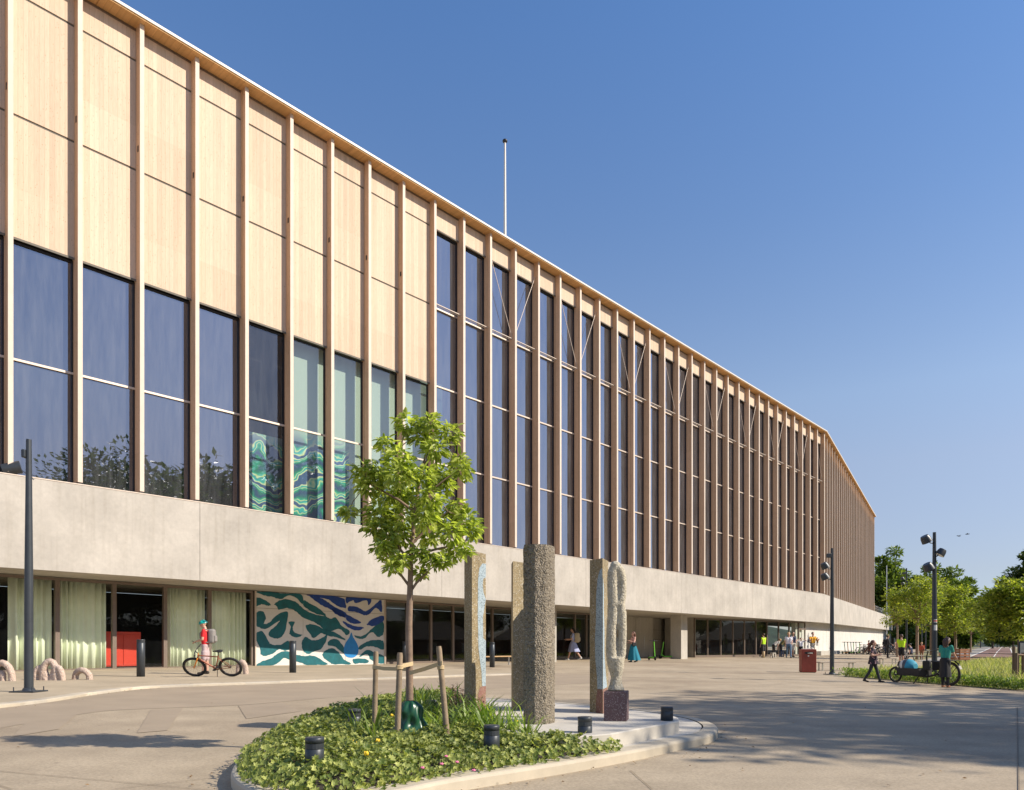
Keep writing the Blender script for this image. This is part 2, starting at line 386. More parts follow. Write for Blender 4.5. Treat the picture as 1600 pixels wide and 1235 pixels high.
M['black'] = plain('black_cloth', (.014, .014, .016), .75, 0, .2, 12)
M['rubber'] = plain('rubber', (.018, .018, .018), .8)
M['eye'] = plain('eye_dark', (.02, .015, .012), .3)
M['lip'] = plain('lips', (.42, .14, .11), .5)
def cloth(n, c): M[n] = plain(n, c, .85, 0, .14, 14, .2)
cloth('tee_red', (.62, .02, .025)); cloth('shorts_mauve', (.50, .38, .38)); cloth('pack_grey', (.25, .23, .21)); cloth('pack_beige', (.50, .42, .28))
cloth('dress_lilac', (.36, .40, .60)); cloth('skirt_teal', (.01, .17, .24)); cloth('top_pink', (.60, .34, .27)); cloth('vest_lime', (.55, .85, .02))
cloth('shirt_white', (.72, .70, .74)); cloth('denim', (.10, .17, .27)); cloth('navy', (.025, .035, .08)); cloth('mustard', (.72, .36, .02))
cloth('olive', (.22, .18, .06)); cloth('tee_green', (.03, .26, .20)); cloth('jeans_dark', (.025, .028, .035)); cloth('grey_dark', (.05, .045, .045))
cloth('cream', (.66, .60, .50)); cloth('shoe_dark', (.04, .03, .025)); cloth('shoe_white', (.7, .68, .64)); cloth('tan_leather', (.28, .12, .06)); cloth('rust', (.50, .10, .05))
m, nt, b = new_mat('floral_top'); vo = nt.nodes.new('ShaderNodeTexVoronoi'); vo.inputs['Scale'].default_value = 16; nt.links.new(coords(nt), vo.inputs['Vector'])
nt.links.new(ramp(nt, vo.outputs['Distance'], [(0, (.75,.55,.55)), (.24, (.55,.3,.32)), (.30, (.03,.02,.03)), (1, (.03,.02,.03))]), b.inputs['Base Color']); b.inputs['Roughness'].default_value = .8; M['floral'] = m
m, nt, b = new_mat('helmet_print'); vo = nt.nodes.new('ShaderNodeTexVoronoi'); vo.inputs['Scale'].default_value = 13; nt.links.new(coords(nt), vo.inputs['Vector'])
nt.links.new(ramp(nt, vo.outputs['Distance'], [(0, (.45,.85,.75)), (.16, (.0,.42,.34)), (.5, (.0,.36,.30)), (.6, (0,.10,.12))]), b.inputs['Base Color']); b.inputs['Roughness'].default_value = .3; M['helmet'] = m
# road surface: warm pale asphalt-concrete with worn patches
m, nt, b = new_mat('paving'); vec = coords(nt)
f1 = noise(nt, vec, .16, 5, .6); f2 = noise(nt, vec, 1.3, 6, .65); f3 = noise(nt, vec, 38, 4, .75); f4 = noise(nt, coords(nt, (.25, 1.2, 1)), .8, 4, .6)
c = ramp(nt, f1, [(.34, (.325, .256, .178)), (.5, (.41, .332, .232)), (.66, (.46, .378, .27))])
c = mixc(nt, 1.0, c, ramp(nt, f2, [(.3, .86), (.72, 1.07)]), 'MULTIPLY')
c = mixc(nt, 1.0, c, ramp(nt, f4, [(.3, .88), (.65, 1.05)]), 'MULTIPLY')
c = mixc(nt, 1.0, c, ramp(nt, f3, [(.3, .74), (.7, 1.2)]), 'MULTIPLY')
vo = nt.nodes.new('ShaderNodeTexVoronoi'); vo.inputs['Scale'].default_value = 1.6; nt.links.new(vec, vo.inputs['Vector'])
c = mixc(nt, math_(nt, 'MULTIPLY', ramp(nt, vo.outputs['Distance'], [(.02, 1), (.05, 0)]), .6), c, (.12, .10, .08))
nt.links.new(c, b.inputs['Base Color']); b.inputs['Roughness'].default_value = .85; b.inputs['Specular IOR Level'].default_value = .3
bump(nt, b, f3, .35, .004); M['paving'] = m
m = bpy.data.materials.new('road'); M['roadband'] = plain('road_band', (.325, .257, .18), .85, 0, .10, 1.1, .2)
M['path_red'] = plain('red_path', (.20, .115, .09), .9, 0, .12, 1.5)
M['path_grey'] = plain('grey_path', (.30, .28, .25), .9, 0, .1, 1.5)
M['line_white'] = plain('white_line', (.7, .68, .64), .8)
M['forest'] = plain('forest_hill', (.022, .038, .026), .95, 0, .5, .03)
M['field'] = plain('field', (.22, .20, .09), .95, 0, .25, .2)

# ------------------------------------------------------------------ ground, pavement, road
def sheet(name, xs, ys, zf, mt, dz=0):
    mb = MB(); nx = len(xs); ny = len(ys)
    mb.add([(x, y, zf(x, y)+dz) for y in ys for x in xs],
           [(j*nx+i, j*nx+i+1, (j+1)*nx+i+1, (j+1)*nx+i) for j in range(ny-1) for i in range(nx-1)], 0, True)
    return mb.build(name, mt)
axx = [-900,-500,-300,-200,-130,-90]+list(range(-60,80,2))+[80,90,100,115,130,150,180,220,300,420,600,900]
ayy = [-500,-250,-120,-60,-30]+list(range(-16,130,2))+[130,140,150,165,180,200,230,270,330,450,700,1100,1700]
tag(sheet('ground', axx, ayy, G, M['paving']), kind='structure')

def smooth_poly(pts, k=6, closed=False):
    """Catmull-Rom through 2-D or 3-D points"""
    P = [np.array(p, float) for p in pts]; n = len(P); out = []
    rngi = range(n) if closed else range(n-1)
    for i in rngi:
        p0, p1, p2, p3 = (P[(i-1) % n], P[i], P[(i+1) % n], P[(i+2) % n]) if closed else (P[max(i-1,0)], P[i], P[i+1], P[min(i+2,n-1)])
        for j in range(k):
            t = j/k
            out.append(.5*((2*p1)+(-p0+p2)*t+(2*p0-5*p1+4*p2-p3)*t*t+(-p0+3*p1-3*p2+p3)*t**3))
    if not closed: out.append(P[-1])
    return [tuple(q) for q in out]
# sidewalk along the hall: edge traced on the ground
kpx = [(-190,1136),(-60,1115),(0,1107),(75,1098),(140,1087.5),(200,1079.5),(250,1075.5),(337,1072),(400,1070),(500,1066),(600,1062.5),(724,1058),(800,1055),(830,1053.5),(870,1052)]
KE = smooth_poly([GP(*p)[:2] for p in kpx], 5)
def walkdz(i): 
    f = i/(len(KE)-1); return .065 if f < .78 else .065*(1-(f-.78)/.22)+.005
def offset_line(pts, d):
    out = []
    for i, p in enumerate(pts):
        a = pts[max(i-1,0)]; b_ = pts[min(i+1,len(pts)-1)]; t = V((b_[0]-a[0], b_[1]-a[1])).normalized()
        out.append((p[0]-t.y*d, p[1]+t.x*d))
    return out
KI = offset_line(KE, .24)
M['groove0'] = plain('kerb_joint', (.26, .22, .17), .9); M['kerb2'] = concrete('granite_kerb_grey', (.46, .41, .33), streak=False)
kb = MB()
for i in range(len(KE)-1):
    q = []
    for j in (i, i+1):
        dz = walkdz(j); (x0,y0),(x1,y1) = KE[j], KI[j]
        jk = ((j*7919) % 13-6)*.0016; q.append([(x0,y0,G(x0,y0)-.05),(x0+jk*2,y0+jk*3,G(x0,y0)+dz*.72+jk*.6),(x0+(x1-x0)*.12,y0+(y1-y0)*.12,G(x0,y0)+dz),(x1,y1,G(x1,y1)+dz)])
    for k in range(3): kb.add([q[0][k],q[1][k],q[1][k+1],q[0][k+1]], [(0,1,2,3)], 2 if (i//3)%3 == 1 else 0)
    if i % 3 == 0:
        x,y,z = q[0][3]; x2,y2,z2 = q[0][2]
        t = V((KE[i+1][0]-KE[i][0], KE[i+1][1]-KE[i][1],0)).normalized()*.014
        kb.add([(x2,y2,z2+.002),(x2+t.x,y2+t.y,z2+.002),(x+t.x,y+t.y,z+.002),(x,y,z+.002)], [(0,1,2,3)], 1)
tag(kb.build('kerb', [M['kerb'], M['groove0'], M['kerb2']]), kind='structure')
wb = MB()
for i in range(len(KI)-1):
    rows = []
    for j in (i, i+1):
        x,y = KI[j]; x2,y2 = x-.80*16, y+.60*16; dz = walkdz(j)-.003
        rows.append([(x+(x2-x)*k/6, y+(y2-y)*k/6, G(x+(x2-x)*k/6, y+(y2-y)*k/6)+dz) for k in range(7)])
    for k in range(6): wb.add([rows[0][k],rows[1][k],rows[1][k+1],rows[0][k+1]], [(0,1,2,3)], 0, True)
tag(wb.build('pavement', M['walk']), kind='structure')
M['groove'] = plain('paving_groove', (.20, .155, .105), .9)
# paving joints and the darker asphalt band beside the sidewalk
def ground_strip(name, pa, pb, mt, dz, n=24):
    mb = MB(); L = []
    for k in range(n+1):
        t = k/n
        def at(P):
            f = t*(len(P)-1); i = min(int(f), len(P)-2); g = f-i
            return (P[i][0]*(1-g)+P[i+1][0]*g, P[i][1]*(1-g)+P[i+1][1]*g)
        a, b_ = at(pa), at(pb); L.append([(a[0]+(b_[0]-a[0])*q/4, a[1]+(b_[1]-a[1])*q/4) for q in range(5)])
    vs = [(x,y,G(x,y)+dz) for row in L for x,y in row]
    mb.add(vs, [(r*5+q, r*5+q+1, (r+1)*5+q+1, (r+1)*5+q) for r in range(n) for q in range(4)], 0, True)
    return tag(mb.build(name, mt, fix=True), kind='structure')
rb_out = smooth_poly([GP(*p)[:2] for p in [(-190,1185),(-60,1150),(60,1128),(160,1112),(260,1107),(380,1102),(500,1092),(640,1082),(760,1077),(880,1070),(1000,1064)]], 5)
ground_strip('road', KE, rb_out, M['roadband'], .004, 60)
def joint_line(p, q, w=.007):
    a, b_ = GP(*p), GP(*q); d = (b_-a); n_ = V((-d.y, d.x, 0)).normalized()*w/2
    return ground_strip('paving_joint', [(a+n_)[:2], (b_+n_)[:2]], [(a-n_)[:2], (b_-n_)[:2]], M['groove'], .008, 10)
for p, q in (((0,1206),(330,1236)),((20,1235),(-60,1210)),((180,1234),(330,1217)),((60,1062),(150,1075)),((985,1205),(1020,1235)),((1010,1062),(1250,1072)),((900,1048),(1290,1063)),((640,1092),(560,1075)),((1000,1085),(1330,1075)),((1150,1120),(1420,1105)),((1100,1060),(1010,1040))): joint_line(p, q)
ground_strip('drain_joint', [GP(1588.5,1106)[:2], GP(1592,1320)[:2]], [GP(1590.5,1106)[:2], GP(1595,1320)[:2]], M['groove'], .006, 30)

def quad_patch(px):
    a, b_, c, d = [GP(*p)[:2] for p in px]; ground_strip('road_patch', [a, d], [b_, c], M['roadband'], .0055, 8)
quad_patch([(236,1109),(286,1107),(262,1142),(214,1146)]); quad_patch([(372,1103),(440,1098),(470,1112),(385,1124)]); quad_patch([(40,1129),(120,1117),(92,1140),(20,1152)])
# bike path, far path, fields
def pxstrip(name, rows, mt, dz):
    pa = [GP(a, y)[:2] for a, b_, y in rows]; pb = [GP(b_, y)[:2] for a, b_, y in rows]
    return ground_strip(name, pa, pb, mt, dz, 40)
pxstrip('bike_path', [(1502,1592,1033),(1516,1588,1027),(1535,1583,1019),(1547,1580,1013.5),(1556,1578,1009.6)], M['path_red'], .02)
pxstrip('path', [(1432,1500,1034),(1470,1514,1027),(1505,1533,1019),(1528,1546,1013.5),(1544,1555.5,1009.6)], M['path_grey'], .02)
pxstrip('path_line', [(1499.5,1502.6,1034),(1513.5,1516.5,1027),(1533,1535.4,1019),(1545.5,1547.2,1013.5),(1555.2,1556.2,1009.6)], M['line_white'], .03)
pxstrip('path_line', [(1552,1553.6,1027),(1557.5,1558.9,1019),(1563,1564,1013.5),(1566,1566.7,1009.6)], M['line_white'], .03)
pxstrip('path_edge', [(1588.5,1592,1033),(1584.5,1587,1027),(1579.8,1582,1019),(1577.8,1579.2,1013.5),(1577,1578,1009.6)], M['line_white'], .03)
def poly_ground(name, px, mt, dz, kind='structure', sub_=8):
    P = [GP(*p)[:2] for p in px]
    bm = bmesh.new(); f = bm.faces.new([bm.verts.new((x,y,0)) for x,y in P])
    bmesh.ops.triangulate(bm, faces=[f]); bmesh.ops.subdivide_edges(bm, edges=bm.edges[:], cuts=sub_, use_grid_fill=True)
    bmesh.ops.triangulate(bm, faces=bm.faces[:])
    for v in bm.verts: v.co.z = G(v.co.x, v.co.y)+dz
    bmesh.ops.recalc_face_normals(bm, faces=bm.faces[:])
    me = bpy.data.meshes.new(name); bm.to_mesh(me); bm.free(); me.materials.append(mt)
    return tag(link(name, me), kind=kind)
MEADOW = [(1318,1057.5),(1370,1061.5),(1430,1067),(1500,1072.5),(1560,1077),(1700,1084),(1900,1076),(1760,1030),(1600,1030),(1530,1034),(1500,1036),(1470,1041),(1420,1050),(1360,1051)]
poly_ground('field', MEADOW, M['field'], .012)
poly_ground('verge', [(1592,1031),(1580,1014),(1578,1009.8),(1640,1009.8),(1760,1016),(1760,1031)], M['field'], .03)
poly_ground('verge', [(1430,1032.5),(1480,1024),(1530,1012.5),(1543,1009.8),(1490,1009.8),(1440,1014),(1424,1023)], M['field'], .022)
# hills on the skyline
def hill(name, cx, cy, rx, ry, h, seed):
    r_ = random.Random(seed); mb = MB(); n, k = 48, 14; vs = []
    for i in range(k+1):
        for j in range(n):
            a = 2*math.pi*j/n; t = i/k
            hh = h*(math.cos(t*math.pi)*.5+.5)*(1+.2*math.sin(3*a+seed)*math.sin(t*3.1)+.1*math.sin(7*a)*math.sin(t*3.1))
            vs.append((cx+rx*t*math.cos(a), cy+ry*t*math.sin(a), hh+r_.uniform(-1,1)*h*.012-2))
    mb.add(vs, [(i*n+j, i*n+(j+1)%n, (i+1)*n+(j+1)%n, (i+1)*n+j) for i in range(k) for j in range(n)], 0, True)
    return tag(mb.build(name, M['forest']), kind='structure')
hill('hill', 1010, 1560, 500, 300, 92, 2); hill('hill', 320, 1650, 650, 300, 70, 5)

# ------------------------------------------------------------------ the hall
HL = A(SEND*.5, 6, 0); HL = V((HL.x, HL.y, .35)); HOFF = tuple(HL)
hall = thing('hall_building', 'long hall with tall timber fins and dark glass above a pale concrete band', 'building', HL)
def hb(mb, name, mats, parent=hall): return mb.build(name, mats, parent, HOFF)
def abox(mb, s0, s1, u0, u1, z0, z1, mi=0, f=A):
    p = [f(s0,u0,z0),f(s1,u0,z0),f(s1,u1,z0),f(s0,u1,z0),f(s0,u0,z1),f(s1,u0,z1),f(s1,u1,z1),f(s0,u1,z1)]
    return mb.box8(p, mi)
FW = .14; S_LEFT = -5
def fin_s(n): return BAY*n if n < 9 else BAY*n+(SEND-BAY*36)*1.0
NWIN0 = 9
lit = random.Random(3)
for n in range(S_LEFT, NB+1):
    s = fin_s(n)
    mb = MB(); abox(mb, s, s+FW, .02, .50, SILL+.06, ROOF); abox(mb, s-.001, s+FW+.001, 0, .02, SILL+.06, ROOF, 2); abox(mb, s+.015, s+FW-.015, .03, .50, SILL, SILL+.06, 1)
    if n < NWIN0:
        abox(mb, s-.012, s, .12, .2, JOINT+.55, JOINT+.75, 1)
    hb(mb, 'timber_fin', [M['fin'], M['frame_dark'], M['fin_lit_edge']])
for n in range(S_LEFT, NB):
    a, b_ = fin_s(n)+FW, fin_s(n+1)
    if n < NWIN0:
        mb = MB()
        for z0, z1 in ((HEAD0, JOINT-.04),(JOINT+.04, HEAD1-.04),(HEAD1+.04, TOPP)): abox(mb, a, b_, .34, .46, z0, z1)
        for z in (JOINT, HEAD1): abox(mb, a, b_, .37, .46, z-.04, z+.04, 1)
        abox(mb, a, b_, .315, .34, HEAD0-.07, HEAD0, 1)
        hb(mb, 'timber_panel', [M['boardsA'], M['joint']]); top = HEAD0-.07; trs = [TRAN]
    else:
        mb = MB(); abox(mb, a, b_, .34, .46, HEAD1, TOPP); abox(mb, a, b_, .315, .34, HEAD1-.06, HEAD1, 1)
        hb(mb, 'timber_panel', [M['boardsA'], M['joint']]); top = HEAD1-.06; trs = [TRAN, HEAD0, JOINT-.02]
    mb = MB(); e = .05
    abox(mb, a, a+e, .44, .54, SILL+.02, top); abox(mb, b_-e, b_, .44, .54, SILL+.02, top)
    abox(mb, a+e, b_-e, .44, .54, SILL+.02, SILL+.09); abox(mb, a+e, b_-e, .44, .54, top-.06, top)
    w = hb(mb, 'window', M['frame_dark'])
    for z in trs:
        mb = MB(); abox(mb, a+.001, b_-.001, .415, .47, z-.035, z+.035); hb(mb, 'transom', M['rail'], w)
    mb = MB(); zs = [SILL+.05]+trs+[top-.03]
    for z0, z1 in zip(zs[:-1], zs[1:]):
        j = [lit.uniform(-.008,.008) for _ in range(3)]; mb.add([A(a+.02,.485+j[0],z0),A(b_-.02,.485+j[1],z0),A(b_-.02,.485+j[1]+j[2],z1),A(a+.02,.485+j[0]+j[2],z1)], [(0,1,2,3)])
    hb(mb, 'pane', M['glass_art'] if 4 <= n < 9 else M['glass'], w)
    if n >= NWIN0:
        mb = MB(); mb.tube([A(a-.09,.20,JOINT+.05), A(b_+.03,.20,JOINT+.05)], .028, 8); mb.tube([A(a-.09,.29,JOINT+.02), A(b_+.03,.29,JOINT+.02)], .02, 6)
        hb(mb, 'tie_rod', M['rail'])
        k = (n-11) % 3
        if n >= 11 and k in (0, 1):
            p, q = (A(a, .22, HEAD1+.35), A(b_, .22, JOINT+.1)) if k == 0 else (A(a, .22, JOINT+.1), A(b_, .22, HEAD1+.35))
            mb = MB(); mb.tube([p, q], .016, 6); hb(mb, 'brace_cable', M['rail'])
# sill, concrete band, soffit, cornice on the main front
SL, SR = fin_s(S_LEFT)-.5, SEND
bj = [sA(x) for x in (312, 690, 915, 1065, 1175, 1258)]; bj = [bj[0]-(bj[1]-bj[0])]+bj
mb = MB(); edges = [SL]+bj+[SR]
for s0, s1 in zip(edges[:-1], edges[1:]): abox(mb, s0+.008, s1-.008 if s1 != SR else s1, -.02, .50, SOFFIT, SILL-.03)
abox(mb, SL, SR, 0, .49, SOFFIT+.02, SILL-.05, 1)
hb(mb, 'concrete_band', [M['band'], M['joint']])
mb = MB(); abox(mb, SL, SR, -.035, .52, SILL-.03, SILL); hb(mb, 'window_sill', M['rail'])
mb = MB(); abox(mb, SL, SR, -.22, .70, ROOF, ROOF+.05); soff = hb(mb, 'roof_soffit', M['soffit_wood'])
mb = MB(); abox(mb, SL, SR+.2, -.26, .72, ROOF+.05, ROOF+.14); abox(mb, SL, SR, .34, .60, TOPP, ROOF, 1)
hb(mb, 'roof_edge', [M['cornice'], M['frame']])
mb = MB(); mb.add([A(SL,.7,ROOF+.2),A(SR,.7,ROOF+.2),B(57,.7,ROOF+.2),B(57,40,ROOF+.2),A(SL,60,ROOF+.2)], [(0,1,2,3,4)])
hb(mb, 'roof', M['rough_wall'])
# ---- side front B beyond the corner
NF = 29
for n in range(1, NF+1):
    s = BAY*n; mb = MB(); zb = SILL+BRISE*s
    abox(mb, s, s+FW, .02, .50, zb, ROOF, 0, B); abox(mb, s-.001, s+FW+.001, 0, .02, zb, ROOF, 1, B); hb(mb, 'timber_fin', [M['fin'], M['fin_lit_edge']])
for n in range(0, NF):
    a, b_ = BAY*n+(FW if n else .1), BAY*(n+1)
    mb = MB(); abox(mb, a, b_, .34, .46, HEAD1, TOPP, 0, B); hb(mb, 'timber_panel', M['boardsB'])
    mb = MB(); zb = SILL+BRISE*a+.05
    abox(mb, a, a+.05, .44, .54, zb, HEAD1, 0, B); abox(mb, b_-.05, b_, .44, .54, zb, HEAD1, 0, B)
    w = hb(mb, 'window', M['frame_dark'])
    mb = MB(); mb.add([B(a+.04,.5,zb),B(b_-.04,.5,zb),B(b_-.04,.5,HEAD1),B(a+.04,.5,HEAD1)], [(0,1,2,3)]); hb(mb, 'pane', M['glass'], w)
SB, SBE = BAY*NF+FW, 98.0
def bbox_slope(mb, s0, s1, u0, u1, za, zb, mi=0):
    p = [B(s0,u0,za+BRISE*s0),B(s1,u0,za+BRISE*s1),B(s1,u1,za+BRISE*s1),B(s0,u1,za+BRISE*s0),B(s0,u0,zb+BRISE*s0),B(s1,u0,zb+BRISE*s1),B(s1,u1,zb+BRISE*s1),B(s0,u1,zb+BRISE*s0)]
    mb.box8(p, mi)
mb = MB()
jb = [0.02, 2.2, 14, 28, 42, 56, 70, 84, SBE]
for s0, s1 in zip(jb[:-1], jb[1:]): bbox_slope(mb, s0, s1-.016, -.02, .5, SOFFIT, SILL-.03)
hb(mb, 'concrete_band', M['bandB'])
mb = MB(); abox(mb, .0, SB, -.24, .70, ROOF, ROOF+.05, 0, B); hb(mb, 'roof_soffit', M['soffit_wood'])
mb = MB(); abox(mb, .0, SB+.2, -.26, .72, ROOF+.05, ROOF+.14, 0, B); abox(mb, 0.1, SB, .34, .60, TOPP, ROOF, 1, B); hb(mb, 'roof_edge', [M['cornice'], M['frame']])
mb = MB(); abox(mb, SB-.05, SB, .5, 40, SILL+.3, ROOF+.2, 0, B); hb(mb, 'end_wall', M['boardsB'])
# terrace railing on the band beyond the timber block
mb = MB(); n_ = 22
for i in range(n_+1):
    s = SB+.4+i*(SBE-SB-.8)/n_; z = SILL+BRISE*s
    mb.tube([B(s,.2,z-.05), B(s,.2,z+1.0)], .02, 6)
for h in (1.0, .55): mb.tube([B(SB+.4,.2,SILL+BRISE*SB+h), B(SBE-.4,.2,SILL+BRISE*SBE+h)], .025, 6)
hb(mb, 'terrace_railing', M['steel'])
mb = MB(); bbox_slope(mb, SB-.04, SB+9, .7, .8, SILL, SILL+1.6); hb(mb, 'terrace_screen', M['fin'])
# ---- ground floor
GF = .36      # floor level
def gbox(mb, t0, t1, u0, u1, z0, z1, mi=0): return abox(mb, t0, t1, u0, u1, z0, z1, mi, gz)
def soffit_z(t): return SOFFIT
# soffit slab over the recessed ground floor
mb = MB()
inn = [gz(tG(-120)-6, 6, 0), gz(tG(1019), 6, 0), B(0, 9, 0), B(SBE, 6, 0)]
out_ = [A(SL, .45, 0), A(SR, .45, 0), B(.1, .45, 0), B(SBE, .45, 0)]
for i in range(3):
    p = [out_[i], out_[i+1], inn[i+1], inn[i]]; e0 = BRISE*SBE if i == 2 else 0
    zz = [SOFFIT+.01]*4 if i < 2 else [SOFFIT+.01, SOFFIT+.01+e0, SOFFIT+.01+e0, SOFFIT+.01]
    mb.box8([q+V((0,0,z)) for q, z in zip(p, zz)]+[q+V((0,0,z+.35)) for q, z in zip(p, zz)])
hb(mb, 'entrance_soffit', M['rough_wall'])
ZH = SOFFIT-.02        # head of the shopfront
def shopfront(t0, t1, pa, door=False):
    """one glazed bay: frame with a pane"""
    mb = MB()
    gbox(mb, t0, t0+.07, -.06, .08, GF-.3, ZH); gbox(mb, t1-.07, t1, -.06, .08, GF-.3, ZH)
    gbox(mb, t0+.07, t1-.07, -.06, .08, ZH-.09, ZH); gbox(mb, t0+.07, t1-.07, -.07, .08, GF-.3, GF+.09)
    w = hb(mb, 'shopfront_window', M['frame'], pa)
    mb = MB(); mb.add([gz(t0+.06,0,GF+.05),gz(t1-.06,0,GF+.05),gz(t1-.06,0,ZH-.05),gz(t0+.06,0,ZH-.05)], [(0,1,2,3)])
    hb(mb, 'pane', M['glass_clear'], w)
    return w
cols = [-330,-210,-105,-12,89,178,257.5,327,394]
for a, b_ in zip(cols[:-1], cols[1:]): shopfront(tG(a)+.001, tG(b_)-.001, hall)
for a, b_ in zip([601,636,673,707.5,769,800,832,862], [636,673,707.5,769,800,832,862,898]): shopfront(tG(a)+.001, tG(b_)-.001, hall)
for a, b_ in ((898,916),(916,934)): shopfront(tG(a)+.001, tG(b_)-.001, hall)
# concrete back walls of the entrance, door leaf, recess
tw0, tw1, tw2 = tG(934), tG(1019.5), tG(1062)
mb = MB(); gbox(mb, tw0, tw1, -.02, .3, GF-.4, SOFFIT); gbox(mb, tw1-.02, tw1, .3, .9, GF-.4, SOFFIT)
gbox(mb, tw1, tw2+2, .6, .9, GF-.4, SOFFIT)
hb(mb, 'entrance_wall', M['rough_wall'])
mb = MB(); gbox(mb, tG(993), tG(1017), -.045, -.021, GF-.05, SOFFIT-.06); dr = hb(mb, 'door', M['rough_wall'])
mb = MB(); th = tG(1005); mb.tube([gz(th,-.1,GF+.7), gz(th,-.1,GF+1.7)], .02, 6); hb(mb, 'handle', M['steel'], dr)
mb = MB()
for z in (.7, 1.5, 2.3): gbox(mb, tw1+.02, tw2+2, .58, .6, GF+z-.01, GF+z+.01)
hb(mb, 'panel_joint', M['joint'])
# pillars under the band
for xa, xb in ((866, 881), (1080.5, 1090)):
    s0, s1 = sA(xa)+1.0, sA(xb)+1.0
    p = MB(); abox(p, s0, s0+.95, 1.4, 2.3, .0, SOFFIT); hb(p, 'concrete_pillar', M['rough_wall'])
# second glazing run, from the pillar to the corner wall
H0 = W(1085, 1011, 61.0); H1 = A(sA(1258), .9, 0); H0 = V((H0.x, H0.y, 0)); H1 = V((H1.x, H1.y, 0))
DH = (H1-H0).normalized(); UH = V((-DH.y, DH.x, 0)); LH = (H1-H0).length
def hz(t, u, z): return H0+DH*t+UH*u+V((0,0,z))
def tH(px):
    k = (px-800)/F
    return (k*H0.y-H0.x)/(DH.x-k*DH.y)
mb = MB(); abox(mb, -.02, .28, .1, 3.1, GF-.4, SOFFIT, 0, hz); hb(mb, 'entrance_wall', M['rough_wall'])
hc = [1085,1105.5,1126,1145,1163,1181,1198.5,1216.5,1233,1248,1258]
for i, (a, b_) in enumerate(zip(hc[:-1], hc[1:])):
    t0, t1 = tH(a)+.002, tH(b_)-.002
    mb = MB(); fl = GF+.12
    abox(mb, t0, t0+.05, -.05, .08, GF-.3, ZH, 0, hz); abox(mb, t1-.05, t1, -.05, .08, GF-.3, ZH, 0, hz)
    abox(mb, t0+.05, t1-.05, -.05, .08, ZH-.10, ZH, 0, hz); abox(mb, t0+.05, t1-.05, -.05, .08, GF-.3, fl+.04, 0, hz)
    if i == 9: abox(mb, t0+.05, t1-.05, -.05, .08, ZH-.75, ZH-.6, 0, hz)
    w = hb(mb, 'door' if i == 9 else 'shopfront_window', M['frame'])
    mb = MB(); mb.add([hz(t0+.06,0,fl),hz(t1-.06,0,fl),hz(t1-.06,0,ZH-.05),hz(t0+.06,0,ZH-.05)], [(0,1,2,3)]); hb(mb, 'pane', M['glass_clear'], w)
# white corner wall and side wall under the band
mb = MB(); s0 = sA(1258); abox(mb, s0, SEND-.6, .9, 1.3, GF-.4, SOFFIT); hb(mb, 'corner_wall', M['white_wall'])
mb = MB()
p0, p1, p2, p3 = A(SEND-.6,.9,0), B(SBE,1.0,0), B(SBE,1.4,0), A(SEND-.6,1.3,0)
e0 = BRISE*SBE
mb.box8([q+V((0,0,GF-.4)) for q in (p0,p1,p2,p3)]+[p0+V((0,0,SOFFIT)),p1+V((0,0,SOFFIT+e0)),p2+V((0,0,SOFFIT+e0)),p3+V((0,0,SOFFIT))])
hb(mb, 'side_wall', M['white_wall'])
mb = MB(); abox(mb, 1.0, 60, .45, .95, GF-.3, GF+.42, 0, B); hb(mb, 'wall_plinth', M['rough_wall'])
# interior linings (dark halls behind the glass)
mb = MB()
for zf in (SILL+.02,):
    mb.add([A(SL,.56,zf),A(SR,.56,zf),A(SR,9,zf),A(SL,9,zf)], [(0,1,2,3)])
mb.add([A(SL,9,SILL),A(SR,9,SILL),A(SR,9,ROOF),A(SL,9,ROOF)], [(0,1,2,3)])
mb.add([B(.6,5,SILL),B(56,5,SILL),B(56,5,ROOF),B(.6,5,ROOF)], [(0,1,2,3)])
for n in range(-2, 12): # structure behind the glass
    s = fin_s(n*3)+.4; abox(mb, s, s+.3, 1.6, 2.2, SILL+.03, ROOF-.1)
hb(mb, 'upper_interior', M['interior'])
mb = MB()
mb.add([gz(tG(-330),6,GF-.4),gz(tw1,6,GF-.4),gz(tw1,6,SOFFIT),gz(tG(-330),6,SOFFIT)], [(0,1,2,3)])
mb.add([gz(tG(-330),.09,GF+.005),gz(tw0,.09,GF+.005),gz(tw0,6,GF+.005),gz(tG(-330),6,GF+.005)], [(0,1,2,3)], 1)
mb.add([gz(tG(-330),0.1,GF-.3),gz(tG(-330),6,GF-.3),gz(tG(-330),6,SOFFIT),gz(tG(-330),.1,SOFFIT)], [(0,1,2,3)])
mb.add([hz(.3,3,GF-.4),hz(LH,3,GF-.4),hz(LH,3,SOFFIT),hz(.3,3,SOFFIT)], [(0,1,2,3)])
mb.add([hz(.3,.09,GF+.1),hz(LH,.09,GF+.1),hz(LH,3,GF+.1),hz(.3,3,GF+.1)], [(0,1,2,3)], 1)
hb(mb, 'lower_interior', [M['interior'], M['interior_floor']])
